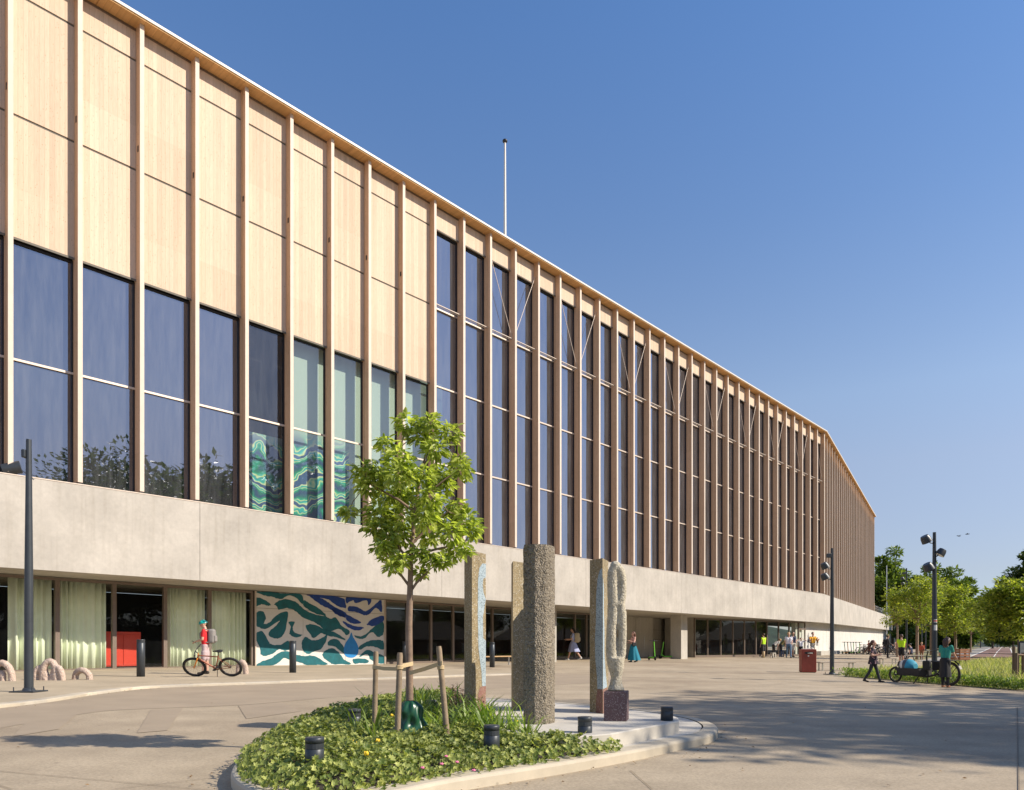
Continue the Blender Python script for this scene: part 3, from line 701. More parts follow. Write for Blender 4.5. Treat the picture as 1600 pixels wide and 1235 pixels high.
# painted swirl wall that shows through the upper panes
m, nt, b = new_mat('swirl_painting'); s_, z_, vec = along(nt, DA)
dn = nt.nodes.new('ShaderNodeTexNoise'); dn.inputs['Scale'].default_value = .55; dn.inputs['Detail'].default_value = 3; nt.links.new(vec, dn.inputs['Vector'])
ad = nt.nodes.new('ShaderNodeVectorMath'); ad.operation = 'MULTIPLY_ADD'; nt.links.new(dn.outputs['Color'], ad.inputs[0]); ad.inputs[1].default_value = (3.2,3.2,3.2); nt.links.new(vec, ad.inputs[2])
wv = nt.nodes.new('ShaderNodeTexWave'); wv.bands_direction = 'Z'; wv.inputs['Scale'].default_value = .30; wv.inputs['Distortion'].default_value = 9; wv.inputs['Detail'].default_value = 3; wv.inputs['Detail Scale'].default_value = .8; nt.links.new(ad.outputs[0], wv.inputs['Vector'])
c = ramp(nt, wv.outputs['Fac'], [(0,(.02,.08,.2)),(.2,(.01,.25,.16)),(.36,(.02,.45,.32)),(.48,(.70,.80,.35)),(.54,(.02,.30,.35)),(.72,(.03,.50,.42)),(.86,(.80,.85,.45)),(.94,(.03,.10,.25))])
up = nt.nodes.new('ShaderNodeMapRange'); up.inputs[1].default_value = TRAN-HL.z-.6; up.inputs[2].default_value = TRAN-HL.z+.2; nt.links.new(z_, up.inputs[0])
c = mixc(nt, math_(nt, 'MAXIMUM', up.outputs[0], math_(nt, 'GREATER_THAN', s_, fin_s(7)-.35-SEND*.5+.0)), c, (.42, .52, .44)); nt.links.new(c, b.inputs['Base Color']); b.inputs['Roughness'].default_value = .7
mb = MB(); abox(mb, fin_s(5)-.9, fin_s(6)+.2, 1.9, 2.0, SILL+.03, TRAN-.1); abox(mb, fin_s(5)+.55, fin_s(9)+1.4, .95, 1.05, SILL+.03, HEAD0+.4)
hb(mb, 'painted_wall', m)
# ---- mural panels on the ground floor
def mpx(cx, cy):
    """crop coordinates of the traced mural -> (t, z) on the shopfront plane"""
    px, py = 360+cx/4, 850+cy/4; t = tG(px); p = gz(t, -.05, 0); return t, CZ+(HY-py)/F*p.y
M['mural_white'] = plain('mural_white', (.62, .60, .56), .6, 0, .04); M['mural_teal'] = plain('mural_teal', (.0, .105, .125), .55, 0, .25, 5)
M['mural_blue'] = plain('mural_blue', (.004, .045, .25), .55, 0, .25, 5); M['mural_drop'] = plain('mural_drop', (.01, .20, .50), .55, 0, .12, 6)
tm = [tG(398.5), tG(472.5), tG(538.8), tG(599)]
for i in range(3):
    for z0, z1 in ((GF-.02, SOFFIT-.74), (SOFFIT-.725, SOFFIT-.02)):
        mb = MB(); gbox(mb, tm[i]+.008, tm[i+1]-.008, -.05, .1, z0, z1); hb(mb, 'mural_panel', M['mural_white'])
mb = MB(); gbox(mb, tm[0]-.02, tm[3]+.02, .0, .12, GF-.3, SOFFIT-.01); gbox(mb, tm[0]-.05, tm[0], -.1, .0, GF-.3, SOFFIT-.01, 1); gbox(mb, tm[3], tm[3]+.05, -.1, .0, GF-.3, SOFFIT-.01, 1)
hb(mb, 'mural_backing', [M['joint'], M['rail']])
teal = [[(157,300),(240,300),(330,310),(440,317),(446,375),(400,335),(360,322),(310,347),(260,332),(205,322)],
 [(157,337),(200,345),(240,372),(246,386),(225,386),(190,378),(157,390)],
 [(270,375),(330,347),(400,362),(448,402),(520,440),(590,452),(622,470),(655,462),(690,512),(742,546),(720,572),(680,532),(620,548),(580,532),(540,502),(500,482),(450,462),(400,420),(350,402),(300,412),(285,390)],
 [(455,352),(500,378),(560,412),(592,450),(520,432),(455,388)],
 [(157,432),(198,424),(218,460),(205,500),(240,490),(290,442),(352,424),(352,480),(330,560),(290,592),(245,580),(235,552),(280,512),(300,482),(220,530),(180,524),(157,508)],
 [(360,490),(395,488),(385,530),(400,556),(446,570),(402,585),(365,562),(372,520)],
 [(157,560),(195,546),(225,592),(250,627),(310,630),(355,606),(380,650),(340,667),(300,660),(260,687),(215,700),(185,690),(180,650),(157,602)],
 [(442,615),(466,580),(500,602),(545,600),(578,582),(602,566),(592,612),(560,660),(520,672),(480,690),(448,662)],
 [(465,512),(520,504),(580,532),(640,550),(690,580),(715,602),(660,585),(605,575),(560,560),(515,590),(490,560)],
 [(618,602),(660,598),(700,640),(704,682),(680,668),(645,640),(603,632)],
 [(570,692),(610,655),(650,660),(682,690),(705,722),(752,752),(690,752),(636,752),(600,730)],
 [(160,764),(190,735),(250,715),(300,680),(350,670),(400,690),(450,700),(520,700),(570,730),(606,754),(540,757),(480,759),(440,745),(380,730),(330,715),(300,740),(250,762)],
 [(800,642),(860,608),(918,600),(952,612),(952,662),(900,645),(850,642),(804,662)],
 [(800,702),(850,663),(900,680),(952,702),(952,748),(905,742),(870,722),(850,690),(812,704)],
 [(770,572),(820,577),(870,540),(918,500),(952,490),(952,560),(920,582),(880,552),(830,592),(786,588)],
 [(760,722),(800,716),(850,722),(856,744),(800,746),(770,748)]]
blue = [[(490,326),(560,340),(600,362),(650,396),(714,430),(714,456),(670,450),(620,410),(570,386),(520,352)],
 [(470,320),(560,318),(690,337),(714,362),(714,402),(660,385),(610,350),(540,332)],
 [(722,336),(800,338),(876,345),(860,385),(845,352),(780,370),(760,354),(722,372)],
 [(735,392),(790,395),(840,420),(900,380),(936,350),(944,398),(938,428),(905,400),(860,440),(830,446),(780,426),(735,422)],
 [(722,442),(770,466),(812,492),(766,500),(722,477)], [(848,502),(890,466),(951,450),(951,482),(900,512),(862,510)],
 [(698,482),(760,510),(832,524),(784,541),(730,522)], [(640,400),(700,430),(712,462),(640,425)]]
drop = [(751,554),(762,582),(785,620),(796,655),(790,690),(770,708),(748,712),(722,706),(706,686),(704,655),(716,618),(738,585)]
def paint(name, polys, mt, lift):
    bm = bmesh.new()
    for P in polys:
        jr = random.Random(len(P)*7+int(P[0][0]))
        S = smooth_poly(P, 5, True)
        if lift < .056: S = [(x+jr.uniform(-2,2), y+jr.uniform(-2,2)) for x, y in S]
        pts = [mpx(x, y) for x, y in S]
        vs = [bm.verts.new(gz(t, -lift, z)-HL) for t, z in pts]
        es = [bm.edges.new((vs[i], vs[(i+1) % len(vs)])) for i in range(len(vs))]
        bmesh.ops.triangle_fill(bm, use_beauty=True, use_dissolve=False, edges=es)
    me = bpy.data.meshes.new(name); bm.to_mesh(me); bm.free(); me.materials.append(mt)
    o = link(name, me, hall); return o
paint('painted_waves', teal, M['mural_teal'], .054); paint('painted_waves', blue, M['mural_blue'], .055); paint('painted_drop', [drop], M['mural_drop'], .058)
# ---- things behind the shopfront
def curtain(t0, t1, label, seed, u=.32):
    r_ = random.Random(seed); o0 = gz((t0+t1)/2, u, GF)
    n = int((t1-t0)/.025); mb = MB(); ph = 0; rows = []
    for i in range(n+1):
        ph += .025*2*math.pi/ (.20+.09*math.sin(i*.13+seed)+.05*math.sin(i*.041))
        d = (.085+.03*math.sin(i*.07+seed))*math.sin(ph)+.015*math.sin(ph*2.3)
        t = t0+(t1-t0)*i/n
        rows.append([gz(t, u+d*k_, z) for z, k_ in ((SOFFIT-.06,.85),(SOFFIT-1,.91),(GF+1.2,.99),(GF+.05,1.06))])
    mb.add([p for r in rows for p in r], [(i*4+k, i*4+4+k, i*4+5+k, i*4+1+k) for i in range(n) for k in range(3)], 0, True)
    o = mb.build('curtain', M['curtain'], None, tuple(o0), fix=False); o.location = o0
    md = o.modifiers.new('thickness', 'SOLIDIFY'); md.thickness = .004
    return tag(o, label, 'curtain', 'pale green curtains behind the shopfront glass')
curtain(tG(19), tG(86), 'pale green curtain behind the lamp post at the window edge', 1)
curtain(tG(92), tG(172), 'widest pale green curtain, between the lamp post and the red cabinet', 2)
curtain(tG(267), tG(325), 'pale green curtain right of the red cabinet, left of the helmeted cyclist', 3)
curtain(tG(331), tG(391), 'pale green curtain behind the backpack, next to the painted mural', 4)
o0 = gz(tG(202), .75, GF); cb_ = thing('cabinet', 'red cabinet standing inside behind the shopfront glass', 'cabinet', o0)
ux = V((DG.x, DG.y, 0)); Mx = Matrix(((DG.x, UG.x, 0),(DG.y, UG.y, 0),(0,0,1)))
mb = MB(); mb.rbox((0,0,.78), (1.35,.5,1.3), .015, M=Mx); mb.box((0,0,.07), (1.25,.4,.12), 1, M=Mx); mb.build('carcass', [M['red'], M['black']], cb_)
mb = MB()
for x in (-.33, .33): mb.rbox(Mx @ V((x,-.26,.75)), (.63,.02,1.15), .006, M=Mx)
mb.build('door', M['red'], cb_)
# flagpole on the roof
fp = W(789, 365, 46.0); z0 = ROOF+.2; fx, fy = fp.x, fp.y
zt = CZ+(HY-222)/F*46.0
fpl = thing('flagpole', 'bare white flagpole rising from the hall roof', 'flagpole', (fx, fy, z0))
mb = MB(); mb.tube([(0,0,0),(0,0,zt-z0)], [.11,.06], 10); mb.build('pole', M['cornice'], fpl)
mb = MB(); mb.ell((0,0,zt-z0+.05), (.16,.16,.12)); mb.build('finial', M['frame_dark'], fpl)
mb = MB(); mb.lathe([(0,.05),(.3,.05),(.3,0)], n=12); mb.build('base_plate', M['steel'], fpl)
# spotlight on the sill at far left
p = A(sA(20), .1, SILL); sp = thing('spotlight', 'grey drum spotlight lying on the concrete ledge at far left', 'spotlight', p)
mb = MB(); mb.tube([(-.22,-.1,.12),(.2,.12,.26)], [.17,.2], 14); mb.build('housing', M['anthracite'], sp)
mb = MB(); mb.tube([(0,0,0),(0,0,.15)], .03, 6); mb.tube([(.2,.1,.16),(.4,.2,.05),(.6,.3,.02)], .012, 5); mb.build('bracket', M['anthracite'], sp)

# ------------------------------------------------------------------ traffic island
def px_poly(px, dz): return [tuple(GP(x, y, dz)[:2]) for x, y in px]
ISL = smooth_poly(px_poly([(1062,1128),(1092,1134),(1114,1142),(1122,1151),(1108,1162),(1060,1173),(1000,1187),(900,1206),(800,1223),(700,1240),(600,1262),(500,1272),(420,1266),(370,1242),(362,1219),(385,1192),(430,1162),(500,1133),(570,1112),(650,1100),(720,1097),(800,1101),(880,1107),(960,1114),(1020,1121)], 0.0), 4, True)
ICX = sum(p[0] for p in ISL)/len(ISL); ICY = sum(p[1] for p in ISL)/len(ISL)
def inset(poly, d):
    out = []; n = len(poly)
    ar = sum(poly[i][0]*poly[(i+1)%n][1]-poly[(i+1)%n][0]*poly[i][1] for i in range(n)); sg = 1 if ar > 0 else -1
    for i in range(n):
        a, b_ = poly[i-1], poly[(i+1) % n]; t = V((b_[0]-a[0], b_[1]-a[1])).normalized()
        out.append((poly[i][0]-t.y*d*sg, poly[i][1]+t.x*d*sg))
    return out
I1, I2, I3 = inset(ISL, .012), inset(ISL, .03), inset(ISL, .19)
KH = .11
def ring(mb, polys, hs, mi=0):
    n = len(polys[0])
    for (pa, ha), (pb, hb_) in zip(zip(polys[:-1], hs[:-1]), zip(polys[1:], hs[1:])):
        mb.add([(x,y,G(x,y)+ha) for x,y in pa]+[(x,y,G(x,y)+hb_) for x,y in pb], [(i,(i+1)%n,n+(i+1)%n,n+i) for i in range(n)], mi, False)
mb = MB(); ring(mb, [ISL, ISL, I1, I2, I3], [-.05, KH-.03, KH-.008, KH, KH+.002])
for i in range(0, len(ISL), 7):
    a, b_ = I2[i], I3[i]; t = V((I2[(i+1)%len(I2)][0]-a[0], I2[(i+1)%len(I2)][1]-a[1])).normalized()*.008; o_ = ISL[i]
    mb.add([(o_[0],o_[1],G(*o_)),(o_[0]+t.x,o_[1]+t.y,G(*o_)),(a[0]+t.x,a[1]+t.y,G(*a)+KH+.003),(a[0],a[1],G(*a)+KH+.003)], [(0,1,2,3)], 1)
    mb.add([(a[0],a[1],G(*a)+KH+.004),(a[0]+t.x,a[1]+t.y,G(*a)+KH+.004),(b_[0]+t.x,b_[1]+t.y,G(*b_)+KH+.006),(b_[0],b_[1],G(*b_)+KH+.006)], [(0,1,2,3)], 1)
tag(mb.build('kerb', [M['kerb'], M['joint']]), kind='structure')
I4 = inset(ISL, .21)
mb = MB(); mb.prism(I4, lambda x,y: G(x,y)-.02, lambda x,y: G(x,y)+KH-.002); tag(mb.build('pavement', M['plinth']), kind='structure')
PL = px_poly([(1061,1127),(1060,1122),(1050,1117.5),(1000,1112),(900,1105.5),(800,1102),(742,1103),(722,1116),(760,1138),(840,1149),(900,1151),(955,1146.5)], .26)
PZ = .26
mb = MB(); PLi = inset(PL, .012)
n = len(PL)
mb.add([(x,y,G(x,y)+.05) for x,y in PL]+[(x,y,G(x,y)+PZ-.012) for x,y in PL]+[(x,y,G(x,y)+PZ) for x,y in PLi],
       [(i,(i+1)%n,n+(i+1)%n,n+i) for i in range(n)]+[(n+i,n+(i+1)%n,2*n+(i+1)%n,2*n+i) for i in range(n)]+[list(range(2*n,3*n))])
pl = tag(mb.build('plinth', M['plinth']), 'low pale concrete plinth carrying the four stone columns', 'plinth')
BEDPX = [(388,1197),(398,1222),(450,1243),(520,1250),(600,1246),(700,1232),(800,1213),(900,1192),(958,1176),(962,1166),(930,1158),(870,1150),(800,1138),(745,1118),(720,1102),(650,1101),(570,1113),(500,1133),(430,1163)]
_in = inset(ISL, .235); BED = []
for x_, y_ in _in:
    u_ = 800+F*x_/y_; v_ = HY-F*(G(x_, y_)+.12-CZ)/y_
    if u_ <= 716 or (u_ <= 962 and v_ > 1158): BED.append((x_, y_))
BED += px_poly([(732,1124),(770,1150),(830,1164),(890,1170),(930,1170),(962,1168)], .12)
PLANT = inset(BED, -.11)
def in_poly(x, y, P):
    c = False; n = len(P)
    for i in range(n):
        (x1,y1),(x2,y2) = P[i], P[i-1]
        if (y1 > y) != (y2 > y) and x < (x2-x1)*(y-y1)/(y2-y1)+x1: c = not c
    return c
def pdist(x, y, P):
    best = 9; n = len(P)
    for i in range(n):
        ax, ay = P[i-1]; bx, by = P[i]; dx, dy = bx-ax, by-ay
        t = max(0, min(1, ((x-ax)*dx+(y-ay)*dy)/(dx*dx+dy*dy+1e-9))); best = min(best, math.hypot(x-ax-dx*t, y-ay-dy*t))
    return best
mb = MB(); mb.prism(BED, lambda x,y: G(x,y)+.06, lambda x,y: G(x,y)+.125); tag(mb.build('soil', M['soil']), kind='structure')

def leafmesh(name, P, D, N, L, Wd, mat, shape='hex', parent=None, fold=.25):
    """many small leaves as one mesh: base P, direction D, normal N, length L, width Wd"""
    P, D, N = (np.asarray(a, float) for a in (P, D, N)); L = np.asarray(L, float)[:, None]; Wd = np.asarray(Wd, float)[:, None]
    D = D/np.linalg.norm(D, axis=1, keepdims=True); S = np.cross(D, N); S /= np.linalg.norm(S, axis=1, keepdims=True)+1e-9; N = np.cross(S, D)
    if shape == 'hex':
        q = [(0,0,0),(.28,.42,1),(.65,.40,1),(1,0,-.6),(.65,-.40,1),(.28,-.42,1)]; faces = [(0,1,2,3),(0,3,4,5)]
    elif shape == 'diamond':
        q = [(0,0,0),(.45,.5,.6),(1,0,0),(.45,-.5,.6)]; faces = [(0,1,2,3)]
    elif shape == 'palm':
        q = []
        for k in range(11):
            a = -math.pi*.86+2*math.pi*.86*k/10; r = 1.0 if k % 2 else .52
            if k in (0, 10): r = .75
            q.append((.5+.5*r*math.cos(a), .5*r*math.sin(a), .35*r))
        q.append((.42, 0, -.25)); faces = [(i, i+1, 11) for i in range(10)]+[(10, 0, 11)]
    else:  # blade: arching strip
        q = [(0,.5,0),(0,-.5,0),(.4,.5,.05),(.4,-.5,.05),(.75,.35,-.25),(.75,-.35,-.25),(1,0,-1.0)]; faces = [(0,1,3,2),(2,3,5,4),(4,5,6)]
    k = len(q); n = len(P); vs = np.zeros((n, k, 3))
    for i, (a, b_, c) in enumerate(q): vs[:, i] = P+D*L*a+S*Wd*b_+N*(Wd if shape != 'blade' else L)*fold*c
    base = (np.arange(n)*k)
    fl = [];
    tri = [np.array(f)[None, :]+base[:, None] for f in faces]
    me = bpy.data.meshes.new(name); fs = []
    for t in tri: fs += t.tolist()
    me.from_pydata(vs.reshape(-1, 3).tolist(), [], fs); me.materials.append(mat); me.update()
    return link(name, me, parent)
def unit(n): 
    v = rng.normal(size=(n, 3)); return v/np.linalg.norm(v, axis=1, keepdims=True)
# geranium ground cover
bx0, bx1 = min(p[0] for p in PLANT), max(p[0] for p in PLANT); by0, by1 = min(p[1] for p in PLANT), max(p[1] for p in PLANT)
def bump2(x, y): return .5+.5*math.sin(x*6.3+1.3*math.sin(y*5))*math.sin(y*7.1+x*2+.6*math.sin(x*9))
pts = []; nor = []
BOL = []
for bx_, by_ in ((491.5,1152),(554,1108),(768,1133),(914,1120)):
    q = W(bx_, by_, .74*1155/(by_-HY)); BOL.append((q.x, q.y))
while len(pts) < 24000:
    x = random.uniform(bx0, bx1); y = random.uniform(by0, by1)
    if not in_poly(x, y, PLANT): continue
    d = pdist(x, y, PLANT); e = min(1, d/.20)
    top = .07+.115*math.sqrt(e)*(.35+1.0*bump2(x, y))
    nb = min(math.hypot(x-q[0], y-q[1]-(-.10)) for q in BOL)
    top *= .22+.78*min(1, max(0, nb-.09)/.22)
    deep = random.random()**2.2
    z = G(x, y)+.115+top*(1-(.75*deep if d > .15 else random.random()))
    cx, cy = ICX, ICY; ox, oy = x-cx, y-cy; l = math.hypot(ox, oy)
    k = max(0, 1-d/.22)
    j = .09*k
    pts.append((x+ox/l*j, y+oy/l*j, z)); nor.append((ox/l*k*1.1+random.gauss(0,.62)-.1, oy/l*k*1.1+random.gauss(0,.62)-.25, 1.0))
P_ = np.array(pts); N_ = np.array(nor); N_ /= np.linalg.norm(N_, axis=1, keepdims=True); D_ = np.cross(N_, unit(len(P_)))
tag(leafmesh('ground_cover', P_, D_, N_, rng.uniform(.034, .072, len(P_)), rng.uniform(.038, .076, len(P_)), M['leaf_cover'], 'palm'),
    'low mat of lobed green leaves filling the island bed', 'ground cover', kind='stuff')
# iris blades, purple sprigs, flowers
def scatter_px(n, x0, x1, y0, y1, dz=.12):
    out = []
    while len(out) < n:
        p = GP(random.uniform(x0, x1), random.uniform(y0, y1), dz)
        if in_poly(p.x, p.y, BED) and math.hypot(p.x-(640-800)/F*7.9-.05, p.y-7.62) > .30: out.append(p)
    return out
bl = scatter_px(620, 645, 775, 1112, 1172)+scatter_px(45, 540, 590, 1132, 1185)+scatter_px(45, 600, 660, 1110, 1150)+scatter_px(50, 790, 880, 1140, 1172)
# gather blades into tufts
tuft = [bl[i] for i in range(0, len(bl), 9)]
P_ = np.array([np.array(tuft[i//9])+rng.normal(0, .03, 3)*np.array([1,1,0]) for i in range(len(bl))]); n = len(P_)
D_ = np.stack([rng.normal(0,.36,n), rng.normal(0,.36,n), np.ones(n)], 1); N_ = np.stack([D_[:,0], D_[:,1], -.2*np.ones(n)], 1)+rng.normal(0,.1,(n,3))
tag(leafmesh('blade_leaves', P_, D_, -N_, rng.uniform(.26,.58,n), rng.uniform(.014,.032,n), M['leaf_blade'], 'blade', fold=.35), 'upright strap leaves of iris growing behind the green bag', 'iris leaves', kind='stuff')
pp = scatter_px(500, 700, 812, 1104, 1142)
P_ = np.array([np.array(p)+np.array([rng.normal(0,.04),rng.normal(0,.04),rng.uniform(.12,.38)]) for p in pp for _ in range(4)]); n = len(P_)
tag(leafmesh('purple_sprigs', P_, unit(n)+np.array([0,0,.4]), unit(n), rng.uniform(.012,.035,n), rng.uniform(.008,.02,n), M['leaf_purple'], 'diamond'), 'airy purplish sprigs at the foot of the stone columns', 'sprigs', kind='stuff')
fl_px = [(554,1160),(590,1158),(572,1178),(651,1130),(679,1133),(684,1140),(712,1122),(727,1126),(729,1140),(800,1132),(808,1128),(840,1130),(846,1127),(598,1125),(612,1118),(838,1134)]
fb = MB()
for i, (x, y) in enumerate(fl_px):
    Yf = GP(x, y, .12).y-.35 if y < 1150 else GP(x, y, .3).y
    c = W(x, y, max(6.0, min(Yf, 8.6)))
    for k in range(6):
        a = k*1.05+i; fb.ell(c+V((.012*math.cos(a), .012*math.sin(a), .006*(k%2))), (.011,.009,.016), 0, 6, 4, Matrix.Rotation(a, 3, 'Z'))
    fb.tube([c-V((0,0,.01)), c-V((random.uniform(-.03,.03),.02,.22))], .003, 4, 1)
tag(fb.build('yellow_flowers', [M['yellow'], M['leaf_blade']]), 'scattered yellow flowers among the island leaves', 'flowers', kind='stuff')
fb = MB()
for x, y in ((697,1182),(714,1191),(690,1194),(740,1204),(660,1200)):
    c = GP(x, y, .34)
    for k in range(5): fb.ell(c+V((.008*math.cos(k*1.26), .008*math.sin(k*1.26), .004*(k%2))), (.007,.007,.006), 0, 6, 4)
tag(fb.build('pink_flowers', M['pink']), 'few small pink blossoms at the front of the bed', 'flowers', kind='stuff')

# dry leaves and grit caught along the kerbs
dp = []
for i in range(170):
    ex = ISL[int(random.random()*len(ISL))]; o_ = V((ex[0]-ICX, ex[1]-ICY)).normalized()*abs(random.gauss(.05,.25)); dp.append((ex[0]+o_.x, ex[1]+o_.y))
for i in range(90):
    ex = KE[int(random.random()*len(KE))]; dp.append((ex[0]+abs(random.gauss(.03,.2)), ex[1]-abs(random.gauss(.03,.2))))
for i in range(80):
    q = GP(random.uniform(20,1560), random.uniform(1085,1232)); dp.append((q.x, q.y))
dp = [p for p in dp if not in_poly(p[0], p[1], ISL)]; n = len(dp)
M['dry_leaf'] = leafm('dry_leaf', (.10,.06,.03), (.34,.20,.08), .1, .8)
tag(leafmesh('dry_leaves', [(x,y,G(x,y)+.012) for x,y in dp], np.stack([rng.normal(size=n), rng.normal(size=n), .1*np.ones(n)],1), np.stack([rng.normal(0,.25,n), rng.normal(0,.25,n), np.ones(n)],1), rng.uniform(.015,.05,n), rng.uniform(.01,.03,n), M['dry_leaf'], 'diamond'),
    'few dry leaves scattered on the paving and along the kerbs', 'dry leaves', kind='stuff')
# ------------------------------------------------------------------ bollard lights
def bollard(loc, h, r, label, group, name='bollard_light'):
    t = thing(name, label, 'bollard light', loc, random.uniform(-2.25, -1.95), group)
    mb = MB(); cap = min(.05, h*.16); gap = min(.05, h*.15); zt_ = h-cap-gap
    mb.lathe([(0,0),(r,0),(r,zt_-.006),(r-.006,zt_),(r*.55,zt_)], n=24); mb.build('post', M['anthracite'], t)
    mb = MB(); mb.lathe([(r*.55,zt_-.002),(r*.55,h-cap)], n=16); mb.build('light', M['lens'], t)
    mb = MB(); vs = []
    mb.lathe([(r*.5,h-cap),(r,h-cap),(r,h-.006),(r-.006,h),(0,h)], n=24)
    for i in range(10): # closed back half of the light slot
        a0, a1 = -.9+i*.35, -.9+(i+1)*.35
        mb.add([(r*.985*math.cos(a0),r*.985*math.sin(a0),zt_),(r*.985*math.cos(a1),r*.985*math.sin(a1),zt_),(r*.985*math.cos(a1),r*.985*math.sin(a1),h-cap),(r*.985*math.cos(a0),r*.985*math.sin(a0),h-cap)], [(0,1,2,3)], 0, True)
    mb.build('cap', M['anthracite'], t)
    return t
gt = 'tall dark bollards along the pavement'
for (x, y), lab in (((220,1057.5),'tall dark bollard in front of the red cabinet'),((457.5,1051.3),'tall dark bollard in front of the painted mural'),((632,1036),'tall dark bollard behind the young staked tree'),((769,1043),'tall dark bollard beside the wooden bench seen between stone columns')):
    bollard(GP(x, y, .062), 1.1, .115, lab, gt)
gl = 'low dark bollard lights on the island'
for (x, y), lab in (((491.5,1152),'low bollard light nearest the front left of the planted bed'),((554,1108),'low bollard light at the back left edge of the planted bed'),((676,1094),'low bollard light almost hidden behind iris leaves'),((768,1133),'low bollard light in front of the rough stone column'),((914,1120),'low bollard light at the plinth edge beside the leaf mat'),((1042,1104.5),'low bollard light alone on the right end of the plinth')):
    Yb = .74*1155/(y-HY); q = W(x, y, Yb); zb = G(q.x, q.y)+(PZ if x > 1000 else .12)
    bollard((q.x, q.y, zb), q.z-zb, .077, lab, gl)

# ------------------------------------------------------------------ stone columns and loop sculpture
def column(name, label, foot, zbase, ztop, mat, rough, seed, taper=.0):
    """prism on a polygonal footprint, subdivided and roughened"""
    t = thing(name, label, 'sculpture', (foot[0][0], foot[0][1], zbase), 0, 'terrazzo columns on the plinth')
    r_ = random.Random(seed); n = len(foot); P = []
    ox, oy = foot[0]
    sub_ = 10 if rough else 5; ring_ = []
    for i in range(n):
        a, b_ = foot[i], foot[(i+1) % n]
        for k in range(sub_): ring_.append((a[0]+(b_[0]-a[0])*k/sub_-ox, a[1]+(b_[1]-a[1])*k/sub_-oy))
    cx = sum(p[0] for p in ring_)/len(ring_); cy = sum(p[1] for p in ring_)/len(ring_)
    nz = 90 if rough else 8; vs = []; H = ztop-zbase
    for j in range(nz+1):
        for k, (x, y) in enumerate(ring_):
            a = 1+(r_.gauss(0, rough) if 0 < j < nz else -.004)
            vs.append((cx+(x-cx)*a, cy+(y-cy)*a, H*j/nz+(r_.gauss(0, rough*.06) if 0 < j < nz and rough else 0)))
    m_ = len(ring_)
    mb = MB(); mb.add(vs, [(j*m_+k, j*m_+(k+1)%m_, (j+1)*m_+(k+1)%m_, (j+1)*m_+k) for j in range(nz) for k in range(m_)], 0, bool(rough))
    mb.add(vs[-m_:], [list(range(m_))]); mb.build('shaft', mat, t); return t
def foot_px(rows): return [tuple(W(px, HY, Y)[:2]) for px, Y in rows]
zpl = lambda f: G(f[0][0], f[0][1])+PZ
TOPZ = CZ+1.215
fA = foot_px([(737.5,9.5),(759,9.8),(750,10.1),(725.5,9.8)])
cA = column('stone_column', 'square stone column with a pale blue inlay, leftmost behind the leaves', fA, zpl(fA), CZ+149*9.55/F, M['stoneA'], 0, 1)
fB = foot_px([(801.5,10.2),(824,10.45),(822,10.8),(799,10.55)])
cB = column('stone_column', 'speckled brown stone column half hidden behind the thick rough one', fB, zpl(fB), CZ+134*10.2/F, M['stoneA'], 0, 2)
fC = foot_px([(819,8.60),(836,8.54),(853,8.58),(861,8.66),(866.5,8.78),(866,8.93),(858,9.02),(836,9.02),(818,8.88)])
cC = column('stone_column', 'thickest rough brown stone column in front of the others', fC, zpl(fC), CZ+157*8.75/F, M['stoneC'], .022, 3)
fD = foot_px([(941.5,9.9),(950.5,10.25),(931,10.5),(921.5,10.15)])
cD = column('stone_column', 'stone column with pale blue and red inlays behind the looped sculpture', fD, zpl(fD), CZ+138*9.95/F, M['stoneA'], 0, 4)
def inlay(col_, foot, pts, name, mt, i0, i1, lift=.003):
    """flat inlay on the face foot[i0]->foot[i1]; pts (fraction along the face, height above the base)"""
    a, b_ = V((*foot[i0],0)), V((*foot[i1],0)); o_ = V((*foot[0],0)); d = b_-a; nn = V((d.y, -d.x, 0)).normalized()*lift
    bm = bmesh.new(); vs = [bm.verts.new(a+d*f-o_+nn+V((0,0,h))) for f, h in pts]
    es = [bm.edges.new((vs[i], vs[(i+1)%len(vs)])) for i in range(len(vs))]
    bmesh.ops.triangle_fill(bm, use_beauty=True, edges=es)
    me = bpy.data.meshes.new(name); bm.to_mesh(me); bm.free(); me.materials.append(mt)
    return link(name, me, col_)
HA = CZ+149*9.55/F-zpl(fA); ya = lambda y: HA*(1098-y)/(1098-862)*.93+HA*.07
ob = [(1.0,884),(.75,879),(.5,884),(.42,900),(.40,960),(.46,1012),(.55,1030),(.70,1050),(.72,1072),(1.0,1072)]
ob2 = [(1.0,1000),(.80,1000),(.78,970),(1.0,935)]
inlay(cA, fA, [(f, ya(y)) for f, y in [(1.0,878),(.75,878),(.52,886),(.42,905),(.40,960),(.45,1012),(.55,1030),(.68,1050),(.72,1072),(.99,1072),(.99,1000),(.80,996),(.78,962),(.99,934),(.82,924),(.76,912),(.80,902),(.99,899)]], 'blue_inlay', M['blueInlay'], 0, 1)
inlay(cA, fA, [(f, ya(y)) for f, y in [(.45,1110),(.42,1085),(.55,1074),(.72,1072),(.99,1072),(.99,1112)]], 'red_inlay', M['redInlay'], 0, 1)
HD = CZ+138*9.95/F-zpl(fD); yd = lambda y: HD*(1114-y)/(1114-873)
inlay(cD, fD, [(f, yd(y)) for f, y in [(.62,1076),(.58,1058),(.45,1030),(.42,1000),(.50,970),(.52,930),(.62,905),(.78,892),(.99,888),(.99,1076)]], 'blue_inlay', M['blueInlay'], 3, 0)
inlay(cD, fD, [(f, yd(y)) for f, y in [(.01,1076),(.75,1074),(.5,1050),(.28,1020),(.30,985),(.18,950),(.22,920),(.01,900)]], 'blue_inlay', M['blueInlay'], 0, 1)
